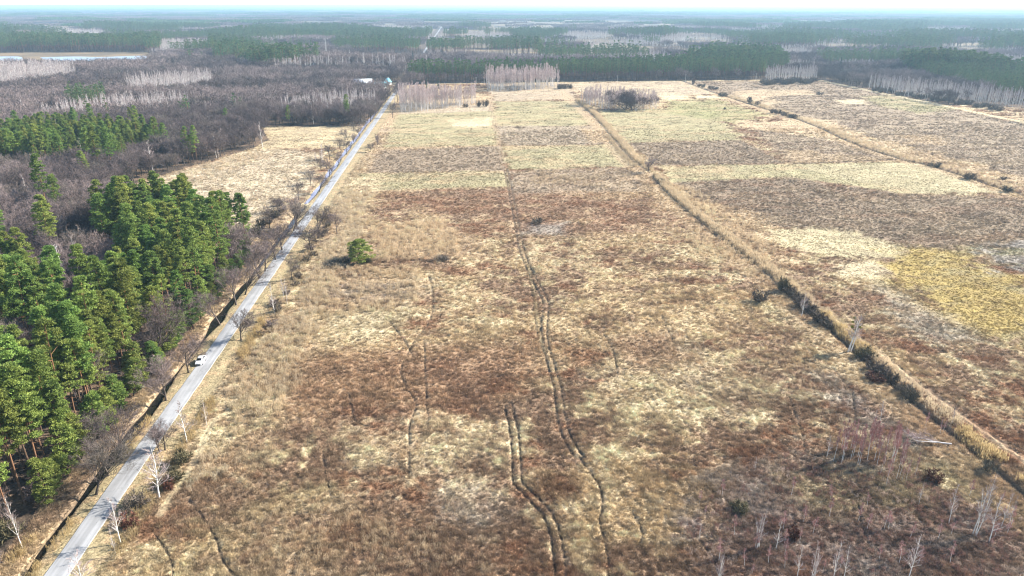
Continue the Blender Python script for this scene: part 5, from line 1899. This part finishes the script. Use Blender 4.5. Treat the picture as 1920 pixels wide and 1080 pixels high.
M['plaster'] = mat('white_plaster', (0.62, 0.62, 0.60), vary=0.08, noise_scale=0.6)
M['grey_roof'] = mat('pale_sheet_roof', (0.50, 0.52, 0.54), rough=0.5, vary=0.1, noise_scale=0.8)
M['blue_roof'] = mat('turquoise_sheet_roof', (0.16, 0.36, 0.42), rough=0.5, vary=0.12, noise_scale=0.8)
M['frame'] = mat('brown_door_wood', (0.10, 0.06, 0.04), vary=0.2, noise_scale=2)


def building(name, label, px, py, L, Wd, Hw, Hr, rz, roof, cat='house', nwin=4, chimney=False):
    x, y = at(px, py)
    o = thing(name, label, cat, (x, y, 0), rz)
    w = MB()
    a, b = L / 2, Wd / 2
    w.add([(-a, -b, -0.3), (a, -b, -0.3), (a, b, -0.3), (-a, b, -0.3), (-a, -b, Hw), (a, -b, Hw), (a, b, Hw), (-a, b, Hw), (-a, 0, Hw + Hr), (a, 0, Hw + Hr)],
          [(0, 1, 5, 4), (2, 3, 7, 6)])
    w.f.append((np.array([(1, 2, 6), (1, 6, 5), (5, 6, 9), (3, 0, 4), (3, 4, 7), (7, 4, 8)]), 0))
    w.obj('wall', M['plaster'], o)
    r = MB()
    e, t = 0.6, 0.18
    sl = Hr / b
    for s in (-1, 1):
        lo = (s * (b + e), Hw - sl * e)
        V = [(-a - e, lo[0], lo[1] + 0.03), (a + e, lo[0], lo[1] + 0.03), (a + e, 0, Hw + Hr + 0.03), (-a - e, 0, Hw + Hr + 0.03)]
        V += [(p_[0], p_[1], p_[2] + t) for p_ in V]
        r.add(V, [(0, 3, 2, 1), (4, 5, 6, 7), (0, 1, 5, 4), (1, 2, 6, 5), (2, 3, 7, 6), (3, 0, 4, 7)])
    ro = r.obj('roof', roof, o)
    if chimney:
        c = MB()
        c.box((a * 0.3, -0.4, Hw + Hr * 0.7), (a * 0.3 + 0.7, 0.4, Hw + Hr + 1.1))
        c.obj('chimney', M['concrete'], ro)
    for k in range(nwin):
        xx = -a + (k + 0.75) * (2 * a) / (nwin + 0.5)
        for s in (-1, 1):
            f = MB()
            f.box((xx - 0.6, s * (b + 0.02) - 0.03, 1.0), (xx + 0.6, s * (b + 0.02) + 0.03, 2.2))
            wo = f.obj('window', M['plaster'], o)
            f = MB()
            f.box((xx - 0.5, s * (b + 0.06) - 0.02, 1.1), (xx + 0.5, s * (b + 0.06) + 0.02, 2.1))
            f.obj('pane', M['glass'], wo)
    d = MB()
    d.box((-a - 0.06, -0.5, 0), (-a + 0.02, 0.5, 2.1))
    d.obj('door', M['frame'], o)


building('farm_building', 'long pale grey roofed building behind the bare trees left of the road', 681, 161, 20, 10, 4.0, 3.6, 0.05, M['grey_roof'], 'building', 5)
building('farm_building', 'low building with turquoise sheet roof left of the road', 711, 165, 17, 8, 3.4, 3.0, 0.08, M['blue_roof'], 'building', 4)
building('house', 'house with steep turquoise roof and chimney close to the road', 727, 159, 7, 6, 3.6, 3.6, 1.2, M['blue_roof'], 'house', 2, True)

# ------------------------------------------------------------------ haze over the land
def build_haze():
    mb = MB()
    mb.box((-34000, -400, -3.0), (38000, 36000, 92.0))
    m = bpy.data.materials.new('haze')
    m.use_nodes = True
    n, l = m.node_tree.nodes, m.node_tree.links
    n.remove(n['Principled BSDF'])
    v = n.new('ShaderNodeVolumePrincipled')
    v.inputs['Color'].default_value = (0.52, 0.78, 1.0, 1)
    v.inputs['Density'].default_value = 0.0001
    v.inputs['Anisotropy'].default_value = 0.2
    l.new(v.outputs[0], n['Material Output'].inputs['Volume'])
    o = mb.obj('haze', m)
    o['kind'] = 'stuff'


build_haze()
